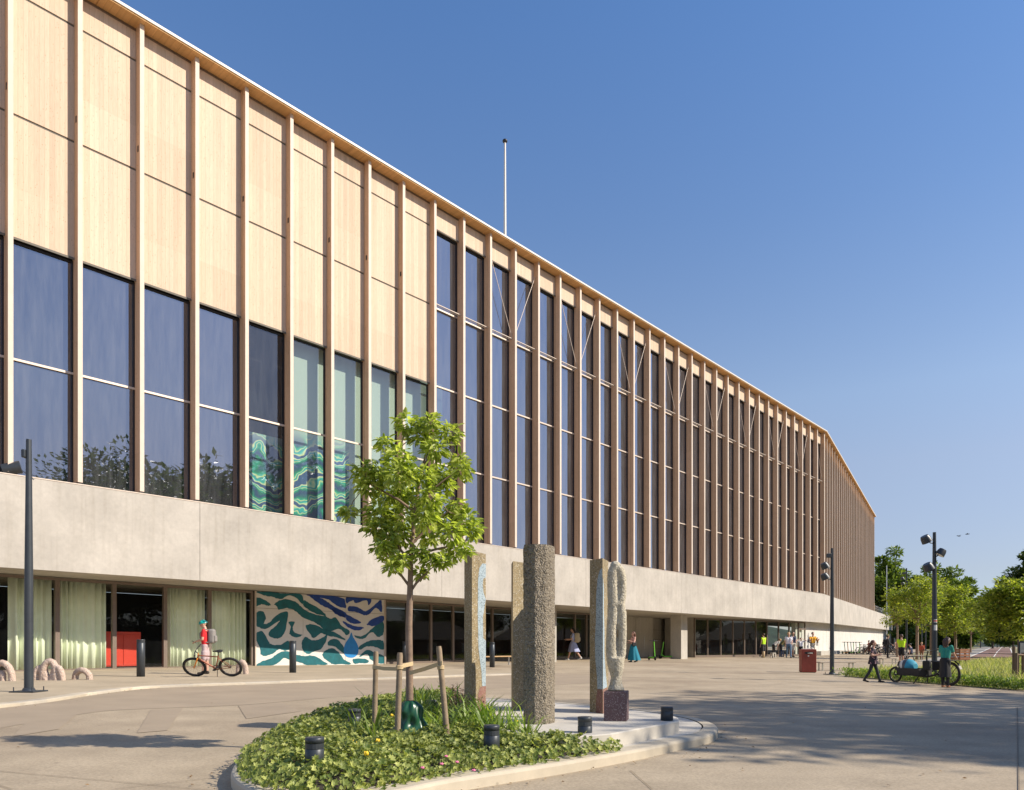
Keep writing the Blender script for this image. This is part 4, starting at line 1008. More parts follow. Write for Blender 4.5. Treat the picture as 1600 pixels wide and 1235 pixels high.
inlay(cD, fD, [(f, yd(y)) for f, y in [(.5,1114),(.52,1090),(.62,1076.5),(.99,1076.5),(.99,1114)]], 'red_inlay', M['redInlay'], 3, 0)
inlay(cD, fD, [(f, yd(y)) for f, y in [(.01,1114),(.01,1076.5),(.8,1075),(.8,1114)]], 'red_inlay', M['redInlay'], 0, 1)
# pedestal and loop
Ye = 9.0
pf = foot_px([(943.5,Ye),(979,Ye-.03),(982.5,Ye+.28),(947,Ye+.32)]); pz = zpl(pf); ptop = CZ-(1081-HY)/F*Ye
ped = thing('pedestal', 'speckled purple stone block under the looped sculpture', 'pedestal', (pf[0][0], pf[0][1], pz))
mb = MB(); o_ = pf[0]; Q = [(x-o_[0], y-o_[1]) for x, y in pf]; Qi = inset(Q, .008); n = 4
mb.add([(x,y,0) for x,y in Q]+[(x,y,ptop-pz-.008) for x,y in Q]+[(x,y,ptop-pz) for x,y in Qi], [(i,(i+1)%4,4+(i+1)%4,4+i) for i in range(4)]+[(4+i,4+(i+1)%4,8+(i+1)%4,8+i) for i in range(4)]+[(8,9,10,11)])
mb.build('block', M['purpleStone'], ped)
def remeshed(name, mb, vox, mats, parent=None, off=(0,0,0), rough=0, smooth_it=2, seed=1):
    me = bpy.data.meshes.new('tmp'); me.from_pydata([sub(p, off) for p in mb.v], [], mb.f)
    bm = bmesh.new(); bm.from_mesh(me); bmesh.ops.recalc_face_normals(bm, faces=bm.faces[:]); bm.to_mesh(me); bm.free()
    o = bpy.data.objects.new('tmp', me); COL.objects.link(o)
    md = o.modifiers.new('r', 'REMESH'); md.mode = 'VOXEL'; md.voxel_size = vox
    if smooth_it: s_ = o.modifiers.new('s', 'SMOOTH'); s_.iterations = smooth_it; s_.factor = .5
    dg = bpy.context.evaluated_depsgraph_get(); m2 = bpy.data.meshes.new_from_object(o.evaluated_get(dg)); m2.name = name
    bpy.data.objects.remove(o); bpy.data.meshes.remove(me)
    if rough:
        co = np.zeros(len(m2.vertices)*3); m2.vertices.foreach_get('co', co); r_ = np.random.default_rng(seed)
        no = np.zeros(len(m2.vertices)*3); m2.vertices.foreach_get('normal', no)
        co = co.reshape(-1,3)+no.reshape(-1,3)*r_.normal(0, rough, (len(co)//3, 1)); m2.vertices.foreach_set('co', co.ravel())
    m2.materials.clear()
    for m_ in (mats if isinstance(mats, list) else [mats]): m2.materials.append(m_)
    m2.polygons.foreach_set('use_smooth', [True]*len(m2.polygons)); m2.update()
    return link(name, m2, parent)
le = W(963, 1081, Ye+.14); lo_ = (le.x, le.y, ptop)
lp = thing('loop_sculpture', 'pale pitted stone sculpture of chained upright loops on a purple block', 'sculpture', lo_)
def E(px, py, dy=0): return W(px, py, Ye+.14+dy)
k = (Ye+.14)/F; mb = MB()
mb.tube([E(957,1036),E(955,1015),E(955.5,985),E(957.5,962),E(958,940),E(957,915),E(957.5,895),E(961.5,885)], [9*k,8.5*k,8*k,8.5*k,8.5*k,8.3*k,8.5*k,8*k], 12, rounded=True)
mb.tube([E(965,1040),E(971,1022),E(972.6,990),E(972,962),E(969,944)], [8.5*k,7*k,6.8*k,7*k,8*k], 12, rounded=True)
mb.tube([E(969,944),E(972.2,930),E(972.5,907),E(969,892),E(961.5,885)], [7.5*k,6.6*k,6.6*k,7.5*k,8.5*k], 12, rounded=True)
mb.tube([E(959,946),E(968,944)], [8*k,8*k], 12, rounded=True)
mb.tube([E(962,1028),E(962.5,1045),E(963,1058),E(962.5,1068),E(962.5,1079)], [14*k,12*k,8.2*k,9.5*k,13.5*k], 14)
o = remeshed('loops', mb, .012, M['stoneE'], lp, lo_, .0022)
# stone arches on the pavement
def arch(name, label, base, arcs, seed):
    """arcs: list of (x0, x1, height, radius) in photo pixels relative to the base pixel"""
    b0 = GP(*base, .062); t = thing(name, label, 'sculpture', b0, 0, 'pebbled stone arches on the pavement'); s = b0.y/F; mb = MB()
    for x0, x1, h, r in arcs:
        pts = []
        for i in range(9):
            a = math.pi*i/8; pts.append(((x0+(x1-x0)*(.5-.5*math.cos(a)))*s, .02*math.sin(a*2+x0), (h-r)*math.sin(a)**.8*s-.01))
        pts[0] = (pts[0][0], pts[0][1], -.05); pts[-1] = (pts[-1][0], pts[-1][1], -.05)
        mb.tube(pts, r*s, 10)
    remeshed('stone', mb, .022, M['stonePink'], t, (0,0,0), .004, 1, seed)
arch('stone_arch', 'pebbled stone arch cut by the left edge, left of the lamp post', (0,1064), [(-12,19,34,5.2),(-2,6,18,4)], 1)
arch('stone_arch', 'largest pebbled stone piece, three fused arches right of the lamp post', (76,1063), [(-21,-4,25,5),(-9,12,35.5,5.2),(6,22,25,4.6),(-10,-2,12,5)], 2)
arch('stone_arch', 'small single pebbled stone arch between lamp post and tall bollard', (128,1062), [(-11.5,12,20,4.8)], 3)
arch('stone_arch', 'pebbled stone arch behind the rear wheel of the mountain bike', (377,1053.5), [(-5,7,24,4.2)], 4)

# ------------------------------------------------------------------ lamp posts
def lamp_post(loc, h, heads, label, r=.085, plate=True):
    t = thing('lamp_post', label, 'lamp post', loc, 0, 'dark lamp posts around the square')
    mb = MB(); mb.tube([(0,0,0),(0,0,h*.45),(0,0,h)], [r,r*.92,r*.58], 14); mb.build('pole', M['anthracite'], t)
    if plate:
        mb = MB(); mb.rbox((0,0,.015), (.5,.5,.03), .006)
        for a in range(4): mb.tube([(.19*(1 if a%2 else -1), .19*(1 if a//2 else -1), .0),(.19*(1 if a%2 else -1), .19*(1 if a//2 else -1), .11)], .012, 6)
        mb.lathe([(r*1.5,.03),(r*1.1,.09),(r,.09)], n=14); mb.build('base_plate', M['anthracite'], t)
    for kind, dx, z, s in heads:
        if kind == 'box':
            mb = MB(); mb.rbox((dx*.5, -.02, z), (abs(dx)*.6, .16, .17), .02); mb.tube([(0,0,z),(dx*.4,-.02,z)], .02, 6); hd = mb.build('lamp_head', M['anthracite'], t)
        else:
            sg = 1 if dx > 0 else -1; c = V((dx, -.1, z)); ax = V((sg*.45, -.1, .75)).normalized()
            mb = MB(); mb.tube([c+ax*.13*s, c+ax*.05*s, c-ax*.10*s], [.12*s, .15*s, .165*s], 16); mb.tube([(0,0,z-.12),(dx*.45,-.03,z-.10),c+ax*.02], .02, 6); hd = mb.build('lamp_head', M['anthracite'], t)
            mb = MB(); mb.tube([c-ax*.101*s, c-ax*.106*s], [.14*s, .14*s], 16); mb.build('lens', M['lens'], hd)
    return t
L1 = GP(45, 1081.5, .062); lamp_post(L1, CZ+(HY-687)/F*L1.y-L1.z, [('box', -.13, CZ+(HY-710)/F*L1.y-L1.z, 1)], 'dark lamp post at the left edge of the pavement', .088)
L2 = GP(1300, 1054.5); h2 = CZ+(HY-857)/F*L2.y-L2.z
lamp_post(L2, h2, [('box', -.28, h2-.3, 1), ('drum', -.33, h2-.72, 1), ('drum', -.33, h2-1.15, 1)], 'dark lamp post beside the rust red bin')
L3 = GP(1460, 1067); h3 = CZ+(HY-832)/F*L3.y-L3.z
lt = lamp_post(L3, h3, [('drum', -.33, h3-.25, 1), ('drum', .16, h3-.68, .9), ('drum', -.25, h3-1.15, 1)], 'tallest dark lamp post, behind the woman at the cargo bike')
mb = MB()
for z, w_, mi in ((2.02,.05,0),(2.02,.022,1),(1.80,.09,0)):
    for i in range(7):
        a0, a1 = -2.3+i*.2, -2.1+i*.2; q = .0825+.001*mi
        z0_, z1_ = z-w_, z+w_
        mb.add([(q*math.cos(a0),q*math.sin(a0),z0_),(q*math.cos(a1),q*math.sin(a1),z0_),(q*math.cos(a1),q*math.sin(a1),z1_),(q*math.cos(a0),q*math.sin(a0),z1_)], [(0,1,2,3)], mi)
mb.build('sticker', [M['line_white'], M['red']], lt)
for (x, y, top), lab in (((1416.5,1027,888),'dark lamp post next to the lime shirted cyclist'),((1478.5,1021.5,904),'dark lamp post half hidden among the young trees')):
    q = GP(x, y); h_ = CZ+(HY-top)/F*q.y-q.z; lamp_post(q, h_, [('box', -.5, h_-.5, 1), ('drum', -.45, h_-1.0, 1), ('drum', -.4, h_-1.5, 1)], lab, .09)
for (x, y, top), lab in (((1440.5,1016,935),'slim dark lamp post behind the young tree trunk, left one of two'),((1446.5,1016.5,930),'slim dark lamp post behind the young tree trunk, right one of two')):
    q = GP(x, y); h_ = CZ+(HY-top)/F*q.y-q.z; lamp_post(q, h_, [('box', -.5, h_-.4, 1)], lab, .10, False)
q = B(76, 3, SILL+BRISE*76); kx = (1385.5-800)/F; Yq = 140.0
fp2 = thing('flagpole', 'thin grey pole in front of the dark tree beyond the hall', 'pole', (kx*Yq, Yq, G(kx*Yq, Yq)))
mb = MB(); mb.tube([(0,0,0),(0,0,CZ+(HY-884)/F*Yq-G(kx*Yq,Yq))], [.1,.07], 8); mb.build('pole', M['steel'], fp2)

# ------------------------------------------------------------------ benches, bin, signs
def bench(loc, rz, Lb, label, hgt=.45, wood=None):
    t = thing('bench', label, 'bench', loc, rz, 'timber benches around the square')
    mb = MB()
    for k in range(4): mb.rbox((0, -.165+.11*k, hgt-.025), (Lb, .10, .05), .008)
    mb.build('seat', wood or M['bench_wood'], t)
    for x in (-Lb*.42, Lb*.42):
        mb = MB()
        for y in (-.17, .17): mb.box((x, y, hgt/2-.03), (.05, .05, hgt-.06))
        mb.box((x, 0, hgt-.065), (.05, .39, .03)); mb.build('leg', M['steel'], t)
    return t
M['bench_wood'] = plain('bench_wood', (.46, .29, .14), .6, 0, .15, 12, .2)
M['bench_pale'] = plain('weathered_bench_wood', (.40, .34, .27), .7, 0, .15, 12, .2)
b1 = GP(775, 1040, .06); bench(b1, math.atan2(DG.y, DG.x), 2.9, 'timber bench against the shopfront, seen between the stone columns')
b2 = GP(1306, 1048.5); bench(b2, .10, 1.75, 'timber bench right of the rust red bin', .42, M['bench_pale'])
b3 = GP(1387, 1038.5); bench(b3, .1, 1.0, 'short timber bench with a dark clothed person standing on it', .40, M['bench_pale'])
b4 = GP(1424, 1032); bench(b4, .2, 1.9, 'timber bench behind the cargo bike, with a seated man', .42, M['bench_pale'])
bn = GP(1262, 1051); bt = thing('waste_bin', 'square rust red waste bin with a wide oval slot', 'bin', bn, -.16)
w_, d_, h_ = .60, .55, .98
M['bin_red'] = plain('rusty_red_paint', (.26, .050, .032), .55, .1, .15, 6)
mb = MB(); mb.rbox((0,0,h_/2+.02), (w_,d_,h_), .02); mb.box((0,0,.01), (w_*.9,d_*.9,.02), 1); mb.build('body', [M['bin_red'], M['black']], bt)
mb = MB(); vs = []
for i in range(20):
    a = 2*math.pi*i/20; c_ = math.cos(a); vs.append((.20*(abs(c_)**.9)*(1 if c_ > 0 else -1), -d_/2-.003, h_*.86+.055*math.sin(a)*abs(math.sin(a))**.3))
mb.add(vs, [list(range(20))]); mb.build('slot_shade', M['black'], bt)  # flat black oval: the dark inside of the slot is only colour
mb = MB(); mb.rbox((.07,-d_/2-.012,h_*.85), (.14,.012,.05), .005); mb.rbox((-.04,-d_/2-.012,h_*.85), (.05,.01,.03), .004); mb.build('pale_patch', M['cream'], bt)  # pale blocks set over the dark oval
mb = MB(); mb.tube([(-.03,-d_/2-.001,h_*.73),(-.03,-d_/2-.006,h_*.73)], .033, 14); mb.build('sticker', M['line_white'], bt)
mb = MB(); mb.rbox((-.05,.05,h_+.03), (.35,.25,.05), .02); mb.ell((.18,.0,h_+.04), (.08,.07,.05)); tag(mb.build('litter', M['cream'], bt))
# fence and info board at the right
M['post_wood'] = plain('fence_post_wood', (.16, .11, .075), .85, 0, .2, 9)
f1 = GP(1509, 1043.5); ft = thing('fence', 'low post and rail fence behind the cargo bike basket', 'fence', f1)
mb = MB(); mb.tube([(0,0,0),(-.02,0,.98)], .045, 8); mb.build('post', M['post_wood'], ft)
mb = MB(); mb.tube([(.08,0,.86),(-.8,.4,.84)], .035, 6); mb.build('rail', M['post_wood'], ft)
mb = MB(); mb.tube([(-.8,.4,-.02),(-.8,.4,.9)], .04, 8); mb.build('post', M['post_wood'], ft)
f2 = GP(1588, 1068); ft = thing('fence', 'brown timber tree guard posts with a cross rail at the right edge', 'fence', f2)
for x, y, h_ in ((0,0,1.0),(.12,.3,1.22),(.6,.55,1.0)): 
    mb = MB(); mb.tube([(x,y,-.05),(x,y,h_)], .05, 8); mb.build('post', M['post_wood'], ft)
mb = MB(); mb.tube([(-.05,0,.95),(.62,.55,.93)], .03, 6); mb.tube([(.0,0,.95),(-.75,.25,.99)], .012, 5); mb.build('rail', M['post_wood'], ft)
sgp = GP(1606, 1066); sg = thing('info_board', 'upright framed notice board at the right edge of the meadow', 'notice board', sgp, -.3)
mb = MB()
for x in (-.28, .28): mb.tube([(x,0,0),(x,0,1.45)], .03, 8)
mb.build('post', M['post_wood'], sg)
mb = MB(); mb.rbox((0,-.02,1.15), (.56,.04,.46), .008); bd = mb.build('board', M['anthracite'], sg)
mb = MB(); mb.box((0,-.043,1.15), (.48,.004,.38)); mb.build('panel', M['cream'], bd)
# stumps and low blocks near the far shopfront
for (x, y, w_, h_), lab in (((1193,1028,.22,.55),'round timber post under the lime vest person'),((1208,1028,.35,.42),'pale low stool beside the far shopfront'),((1221,1027,.3,.62),'dark blue upright block beside the walking couple')):
    q = GP(x, y); t = thing('stool', lab, 'stool', q, .3, 'low stools by the far shopfront')
    mb = MB(); mt = M['cream'] if 'pale' in lab else (M['navy'] if 'blue' in lab else M['strap'])
    if 'round' in lab: mb.lathe([(0,0),(w_*.5,0),(w_*.46,h_*.9),(w_*.3,h_),(0,h_)], n=14)
    else: mb.rbox((0,0,h_*.92), (w_,w_,h_*.16), .02); [mb.box((sx*w_*.38, sy*w_*.38, h_*.42), (w_*.2, w_*.2, h_*.84)) for sx in (-1,1) for sy in (-1,1)]
    mb.build('seat', mt, t)

# ------------------------------------------------------------------ trees
def limb(mb, a, b_, r0, r1, n=6, wob=.06, mi=0):
    a, b_ = V(a), V(b_); L = (b_-a).length
    mid = [a.lerp(b_, f)+V((random.gauss(0,wob*L*.4), random.gauss(0,wob*L*.4), wob*L*.5*math.sin(f*3.14))) for f in (.35,.7)]
    mb.tube([a]+mid+[b_], [r0, r0*.75+r1*.25, r0*.4+r1*.6, r1], n, mi); return b_
# the staked young cherry on the island
YT = 7.9
tb = V(((640-800)/F*YT, YT, 0)); tb.z = G(tb.x, tb.y)+.12
ct = thing('young_tree', 'young leafy tree held by wooden stakes on the island', 'tree', tb)
CL = [(900,590,60),(1010,590,55),(1110,640,60),(1040,720,60),(960,650,60),(790,690,42),(850,760,60),(680,840,62),(760,830,70),(870,840,80),(980,850,60),(1080,850,60),(1180,830,50),(1160,780,45),(820,930,80),(700,900,60),(900,960,85),(1010,960,70),(1090,900,50),(600,1040,34),(760,1040,80),(870,1060,85),(980,1060,70),(1080,1060,70),(1150,1010,50),(1200,1080,60),(740,1120,60),(850,1150,80),(1000,1150,70),(1120,1140,70),(1225,1130,52),(800,1180,60)]
CL = [(360+x/3.25, 480+y/3.25, r/3.25) for x, y, r in CL]+[(360+x/4, 850+y/4, r/4) for x, y, r in [(1000,60,70),(940,20,50),(1180,60,60),(1260,100,55),(1400,60,65),(1470,40,45),(1190,185,38),(1010,150,36),(1060,100,50),(1330,105,45)]]
C3 = []
for x, y, r in CL:
    hw = 92*(1-abs((y-780)/150)**2*.6)
    dpt = random.uniform(-1, 1)*.45*max(.25, 1-abs(x-655)/110)
    C3.append((W(x, y, YT+dpt*1.3), r*YT/F))
mb = MB(); tr = lambda px, py, d=0: W(px, py, YT+d)-tb
mb.tube([(0,0,-.05), tr(640,1080), tr(639,980), tr(641,915)], [.046,.040,.036,.032], 10)
mb.tube([tr(641,915), tr(642,870), tr(648,800), tr(660,730), tr(675,675)], [.030,.026,.020,.012,.004], 8)
forks = [(tr(641,918), tr(612,878)), (tr(641,925), tr(672,890)), (tr(642,880), tr(600,820)), (tr(644,850), tr(700,800)), (tr(648,800), tr(575,755)), (tr(650,790), tr(715,735)), (tr(642,870), tr(725,850)), (tr(655,750), tr(625,700)), (tr(662,725), tr(705,700))]
for a, b_ in forks: limb(mb, a, b_, .016, .006, 6)
ends = [b_ for a, b_ in forks]+[tr(648,800), tr(660,730), tr(642,860)]
for c, r in C3:
    c2 = c-tb; e = min(ends, key=lambda q: (q-c2).length); limb(mb, e, c2, .006, .003, 5, .1)
mb.build('trunk', M['bark'], ct)
PP, DD, NN = [], [], []
for c, r in C3:
    nl = int(100*(r/.13)**1.6)+22
    for _ in range(nl):
        d = V(unit(1)[0]); rr = r*.95*random.random()**.45
        p = c-tb+V((d.x*rr, d.y*rr*1.1, d.z*rr*.85))
        PP.append(p); o_ = V((d.x, d.y, d.z*.4-.35)); o_ += V(unit(1)[0])*.55; DD.append(o_)
        NN.append(V((random.gauss(0,.5), random.gauss(0,.5)-.1, 1)))
n = len(PP); leafmesh('crown', PP, DD, NN, rng.uniform(.055,.112,n), rng.uniform(.032,.055,n), M['leaf'], 'hex', ct, .16)
for (xt, yt, xb, yb, Y), lab in (((587.5,1018,584.5,1160,8.35),'left wooden stake beside the young tree'),((625,1020,620,1170,7.35),'front wooden stake before the young tree trunk'),((685.5,1010,701,1172,7.6),'right wooden stake leaning towards the young tree')):
    top = W(xt, yt, Y); bot = W(xb, yb, Y); q = V((bot.x, bot.y, G(bot.x, bot.y)+.1)); f = (q.z-top.z)/(bot.z-top.z); bt_ = top.lerp(bot, f)
    t = thing('tree_stake', lab, 'stake', bt_, 0, 'wooden stakes around the young tree')
    mb = MB(); d = top-bt_; mb.tube([(0,0,-.05), d*.5, d*.97, d], [.031,.030,.029,.024], 10); mb.build('post', M['stake'], t)
    z_ = W(xt, 1043, Y).z-bt_.z; mb = MB()
    for k in range(3): mb.torus(d*(z_/d.z)+V((0,0,.013*k-.013)), .031, .008, 'z', 16, 5)
    mb.build('binding', M['strap'], t)
def strap(label, pts, w_=.042):
    o_ = pts[0]; t = thing('tree_strap', label, 'strap', o_, 0, 'woven straps tying the young tree'); mb = MB()
    for a, b_ in zip(pts[:-1], pts[1:]):
        a, b_ = a-o_, b_-o_; d = (b_-a).normalized(); s_ = V((-d.y, d.x, 0)).normalized()*.004; u_ = V((0,0,w_/2))
        mb.box8([a-s_-u_, b_-s_-u_, b_+s_-u_, a+s_-u_, a-s_+u_, b_-s_+u_, b_+s_+u_, a+s_+u_])
    mb.build('webbing', M['strap'], t)
strap('woven strap between the left stake and the trunk', [W(583,1042,8.31), W(600,1045,8.2), W(640,1046,7.95)])
strap('short woven strap tying the front stake to the trunk', [W(621,1043,7.31), W(632,1040,7.5), W(645,1037,7.86)])
strap('woven strap rising from the trunk to the right stake', [W(640,1052,7.84), W(665,1045,7.68), W(691,1036,7.56)])
# green watering bag round the trunk
bgq = V((tb.x+.04, tb.y-.22, tb.z)); wb_ = thing('watering_bag', 'crumpled dark green watering bag at the foot of the young tree', 'bag', bgq)
mb = MB(); n = 56; k = 26; vs = []
for j in range(k+1):
    f = j/k; z = .47*f; r = .165*(1-f)**.6+.035+.02*math.sin(f*9)
    for i in range(n):
        a = 2*math.pi*i/n; w2 = .045*abs(math.sin(a*3.5+f*3))+.030*abs(math.sin(a*5-f*6+1))-.03+.012*math.sin(a*3+f*17)
        rr = r+w2*(1-f*.7); vs.append((rr*math.cos(a)*1.05, rr*math.sin(a)*.8, z+.02*math.sin(a*2+1)*(1-f)))
mb.add(vs, [(j*n+i, j*n+(i+1)%n, (j+1)*n+(i+1)%n, (j+1)*n+i) for j in range(k) for i in range(n)], 0, True); mb.build('sheet', M['bag'], wb_)

def crown_pts(c, rad, ncl, nleaf, seed, clr=.30, flat=.8):
    r_ = np.random.default_rng(seed); cen = []
    while len(cen) < ncl:
        d = r_.normal(size=3); d /= np.linalg.norm(d); 
        if d[2] < -.75: continue
        q = .45+.55*r_.random()**.6
        cen.append(np.array([d[0]*rad[0], d[1]*rad[1], d[2]*rad[2]])*q*(1+.10*r_.normal()))
    cen = np.array(cen); idx = r_.integers(0, ncl, nleaf); v = r_.normal(size=(nleaf,3)); v /= np.linalg.norm(v, axis=1, keepdims=True)
    rr = min(rad)*clr*(.55+.75*r_.random(ncl))[idx]*r_.random(nleaf)**.4
    P = cen[idx]+v*rr[:,None]*np.array([1.15,1.15,flat]); out = v+cen[idx]/np.linalg.norm(cen[idx],axis=1,keepdims=True)*.5
    return P+np.array(c), out, cen+np.array(c), r_
def tree(name, label, base, h, rad, zc, nleaf, size, mat, ncl=42, seed=1, group=None, trunk_r=None, bark=None, clr=.30):
    """tapered trunk with limbs and a clumped crown of small leaves"""
    t = thing(name, label, 'tree', base, 0, group); P, out, cen, r_ = crown_pts((0,0,zc), rad, ncl, nleaf, seed, clr)
    tr_ = trunk_r or max(.05, h*.018); mb = MB(); zf = max(zc-rad[2]*.75, h*.12)
    mb.tube([(0,0,-.1),(0,0,.15),(.02*h*.1,0,zf),(0,.01*h,zc+rad[2]*.5)], [tr_*1.5,tr_*1.05,tr_*.85,tr_*.15], 10)
    for c in cen[:min(18, ncl)]:
        z0_ = zf+(c[2]-zf)*.3*random.random(); limb(mb, (0,0,min(z0_, c[2])), c, tr_*.4, tr_*.07, 5)
    mb.build('trunk', bark or M['bark_dark'], t)
    n = len(P); N = np.stack([r_.normal(0,.6,n), r_.normal(0,.6,n), np.ones(n)], 1)+out*.6
    leafmesh('crown', P, out*np.array([1,1,.3])+r_.normal(0,.5,(n,3)), N, r_.uniform(.75,1.3,n)*size, r_.uniform(.4,.65,n)*size, mat, 'diamond', t, .2)
    return t
gy = 'young trees lining the square'
def ptree(label, px, py, cy, rpx, rzpx, nl, size, mat, seed, group, name='young_tree', Y=None, ncl=42, bark=None, clr=.30):
    q = GP(px, py) if Y is None else V(((px-800)/F*Y, Y, G((px-800)/F*Y, Y))); s = q.y/F
    zc = CZ+(HY-cy)*s-q.z; return tree(name, label, q, zc+rzpx*s, (rpx*s, rpx*s, rzpx*s), zc, nl, size, mat, ncl, seed, group, None, bark, clr)
ptree('young tree with the sunny crown behind the tall lamp post', 1433, 1031, 942, 40, 42, 4200, .26, M['leaf_young'], 11, gy, ncl=46, bark=M['bark'], clr=.34)
ptree('young tree between the two dark lamp posts, partly covered', 1455, 1024, 948, 32, 44, 3600, .30, M['leaf_young'], 15, gy, ncl=40, bark=M['bark'])
ptree('rounded young tree nearest the bike path', 1493, 1024.5, 958, 33, 42, 4200, .30, M['leaf_young'], 12, gy, ncl=44, bark=M['bark'], clr=.34)
ptree('smaller low young tree at the end of the row by the path', 1517, 1020, 978, 20, 22, 1500, .22, M['leaf_young'], 13, gy, ncl=26, bark=M['bark'])
ptree('low young tree at the end of the concrete band', 1402, 1027, 962, 20, 22, 900, .2, M['leaf_young'], 14, gy, ncl=22, bark=M['bark'])
gb = 'mature trees beyond the square'
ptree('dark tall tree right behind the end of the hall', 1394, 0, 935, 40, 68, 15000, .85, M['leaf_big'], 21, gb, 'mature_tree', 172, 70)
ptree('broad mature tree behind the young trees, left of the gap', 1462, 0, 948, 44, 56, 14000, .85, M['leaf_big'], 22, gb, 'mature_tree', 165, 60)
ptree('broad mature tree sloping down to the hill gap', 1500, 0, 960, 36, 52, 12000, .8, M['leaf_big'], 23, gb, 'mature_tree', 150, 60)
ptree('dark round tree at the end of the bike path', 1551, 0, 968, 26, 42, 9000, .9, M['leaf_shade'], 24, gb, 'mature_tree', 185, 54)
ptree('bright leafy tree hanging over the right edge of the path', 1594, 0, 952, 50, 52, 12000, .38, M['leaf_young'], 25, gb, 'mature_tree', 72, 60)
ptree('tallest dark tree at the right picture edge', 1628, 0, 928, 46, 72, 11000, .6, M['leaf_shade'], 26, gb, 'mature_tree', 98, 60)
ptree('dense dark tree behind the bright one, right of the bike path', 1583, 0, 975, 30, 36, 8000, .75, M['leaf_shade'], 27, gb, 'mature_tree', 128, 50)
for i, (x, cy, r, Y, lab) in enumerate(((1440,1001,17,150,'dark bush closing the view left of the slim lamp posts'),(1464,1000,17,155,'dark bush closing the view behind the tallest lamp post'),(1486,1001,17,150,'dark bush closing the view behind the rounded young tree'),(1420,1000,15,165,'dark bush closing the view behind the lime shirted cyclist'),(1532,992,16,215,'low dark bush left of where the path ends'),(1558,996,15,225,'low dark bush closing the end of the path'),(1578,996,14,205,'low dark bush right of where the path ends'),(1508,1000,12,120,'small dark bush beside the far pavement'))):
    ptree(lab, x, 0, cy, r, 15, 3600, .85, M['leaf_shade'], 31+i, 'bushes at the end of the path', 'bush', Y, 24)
M['leaf_yellow'] = leafm('yellow_blossom', (.55,.40,.02), (.85,.65,.05), .2)
ptree('small bush in full yellow bloom beside the path', 1527, 1010.5, 1006.5, 4.6, 3.2, 500, .22, M['leaf_yellow'], 41, None, 'bush', None, 14)
# park trees to the right of the camera: they shade the road and mirror in the windows
gp = 'park trees outside the right of the view'
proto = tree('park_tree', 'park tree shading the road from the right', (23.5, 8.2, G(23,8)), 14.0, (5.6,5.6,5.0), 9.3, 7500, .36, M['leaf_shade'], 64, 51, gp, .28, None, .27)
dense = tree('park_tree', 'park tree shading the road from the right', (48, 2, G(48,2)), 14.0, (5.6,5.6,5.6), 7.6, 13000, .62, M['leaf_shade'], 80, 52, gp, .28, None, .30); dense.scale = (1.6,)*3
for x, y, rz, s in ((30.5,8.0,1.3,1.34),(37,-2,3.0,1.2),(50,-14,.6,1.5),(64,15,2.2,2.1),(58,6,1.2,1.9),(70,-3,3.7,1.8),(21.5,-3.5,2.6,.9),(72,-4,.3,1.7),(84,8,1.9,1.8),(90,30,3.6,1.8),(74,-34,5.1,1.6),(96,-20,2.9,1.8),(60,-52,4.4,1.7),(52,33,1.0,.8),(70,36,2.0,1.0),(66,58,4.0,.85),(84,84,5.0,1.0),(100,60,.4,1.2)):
    c = copy_tree(proto if x < 40 else dense); c.location = (x, y, G(x, y)); c.rotation_euler = (0,0,rz); c.scale = (s,s,s)
# house across the street, mirrored in the glass
hs = thing('house', 'low brick house with a wide tiled roof across the street, the farther of two', 'house', (74, 74, G(74,74)-.1), R(-84))
M['brick'] = plain('brick_wall', (.24, .10, .07), .85, 0, .15, 4); M['tile'] = plain('roof_tiles', (.30, .22, .17), .8, 0, .2, 3)
mb = MB(); mb.box((0,0,1.3), (22,10,2.6)); mb.build('wall', M['brick'], hs)
mb = MB(); mb.add([(-12,-6,2.5),(12,-6,2.5),(12,6,2.5),(-12,6,2.5),(-7,0,5.2),(7,0,5.2)], [(0,1,5,4),(1,2,5),(2,3,4,5),(3,0,4),(0,3,2,1)]); mb.build('roof', M['tile'], hs)
for x in (-8,-3,2,7):
    mb = MB(); mb.box((x,-5.03,1.4), (1.4,.1,1.3)); mb.build('window', M['lens'], hs)
hg = thing('hedge', 'tall clipped hedge added outside the view to close bright gaps in glass reflections', 'hedge', (53, 6, G(53,6)))  # unseen hedge, added so the shopfront glass mirrors no bright gap
mb = MB(); mb.box((0,0,2.0), (.9,78,4.0)); mb.build('dark_core', M['bark_dark'], hg)  # solid dark box inside the added hedge, blocks the sky behind
n = 16000; P_ = np.stack([rng.choice([-1,1],n)*rng.uniform(.4,.85,n), rng.uniform(-40,40,n), rng.uniform(.1,4.7,n)],1)
leafmesh('foliage', P_, rng.normal(size=(n,3)), np.stack([np.sign(P_[:,0]), rng.normal(0,.6,n), rng.normal(.3,.5,n)],1), rng.uniform(.3,.6,n), rng.uniform(.2,.4,n), M['leaf_shade'], 'diamond', hg)
hs2 = copy_tree(hs); hs2.location = (60, 46, G(60,46)-.1); hs2.rotation_euler = (0,0,R(-100)); hs2['label'] = 'low brick house with a wide tiled roof across the street, the nearer of two'
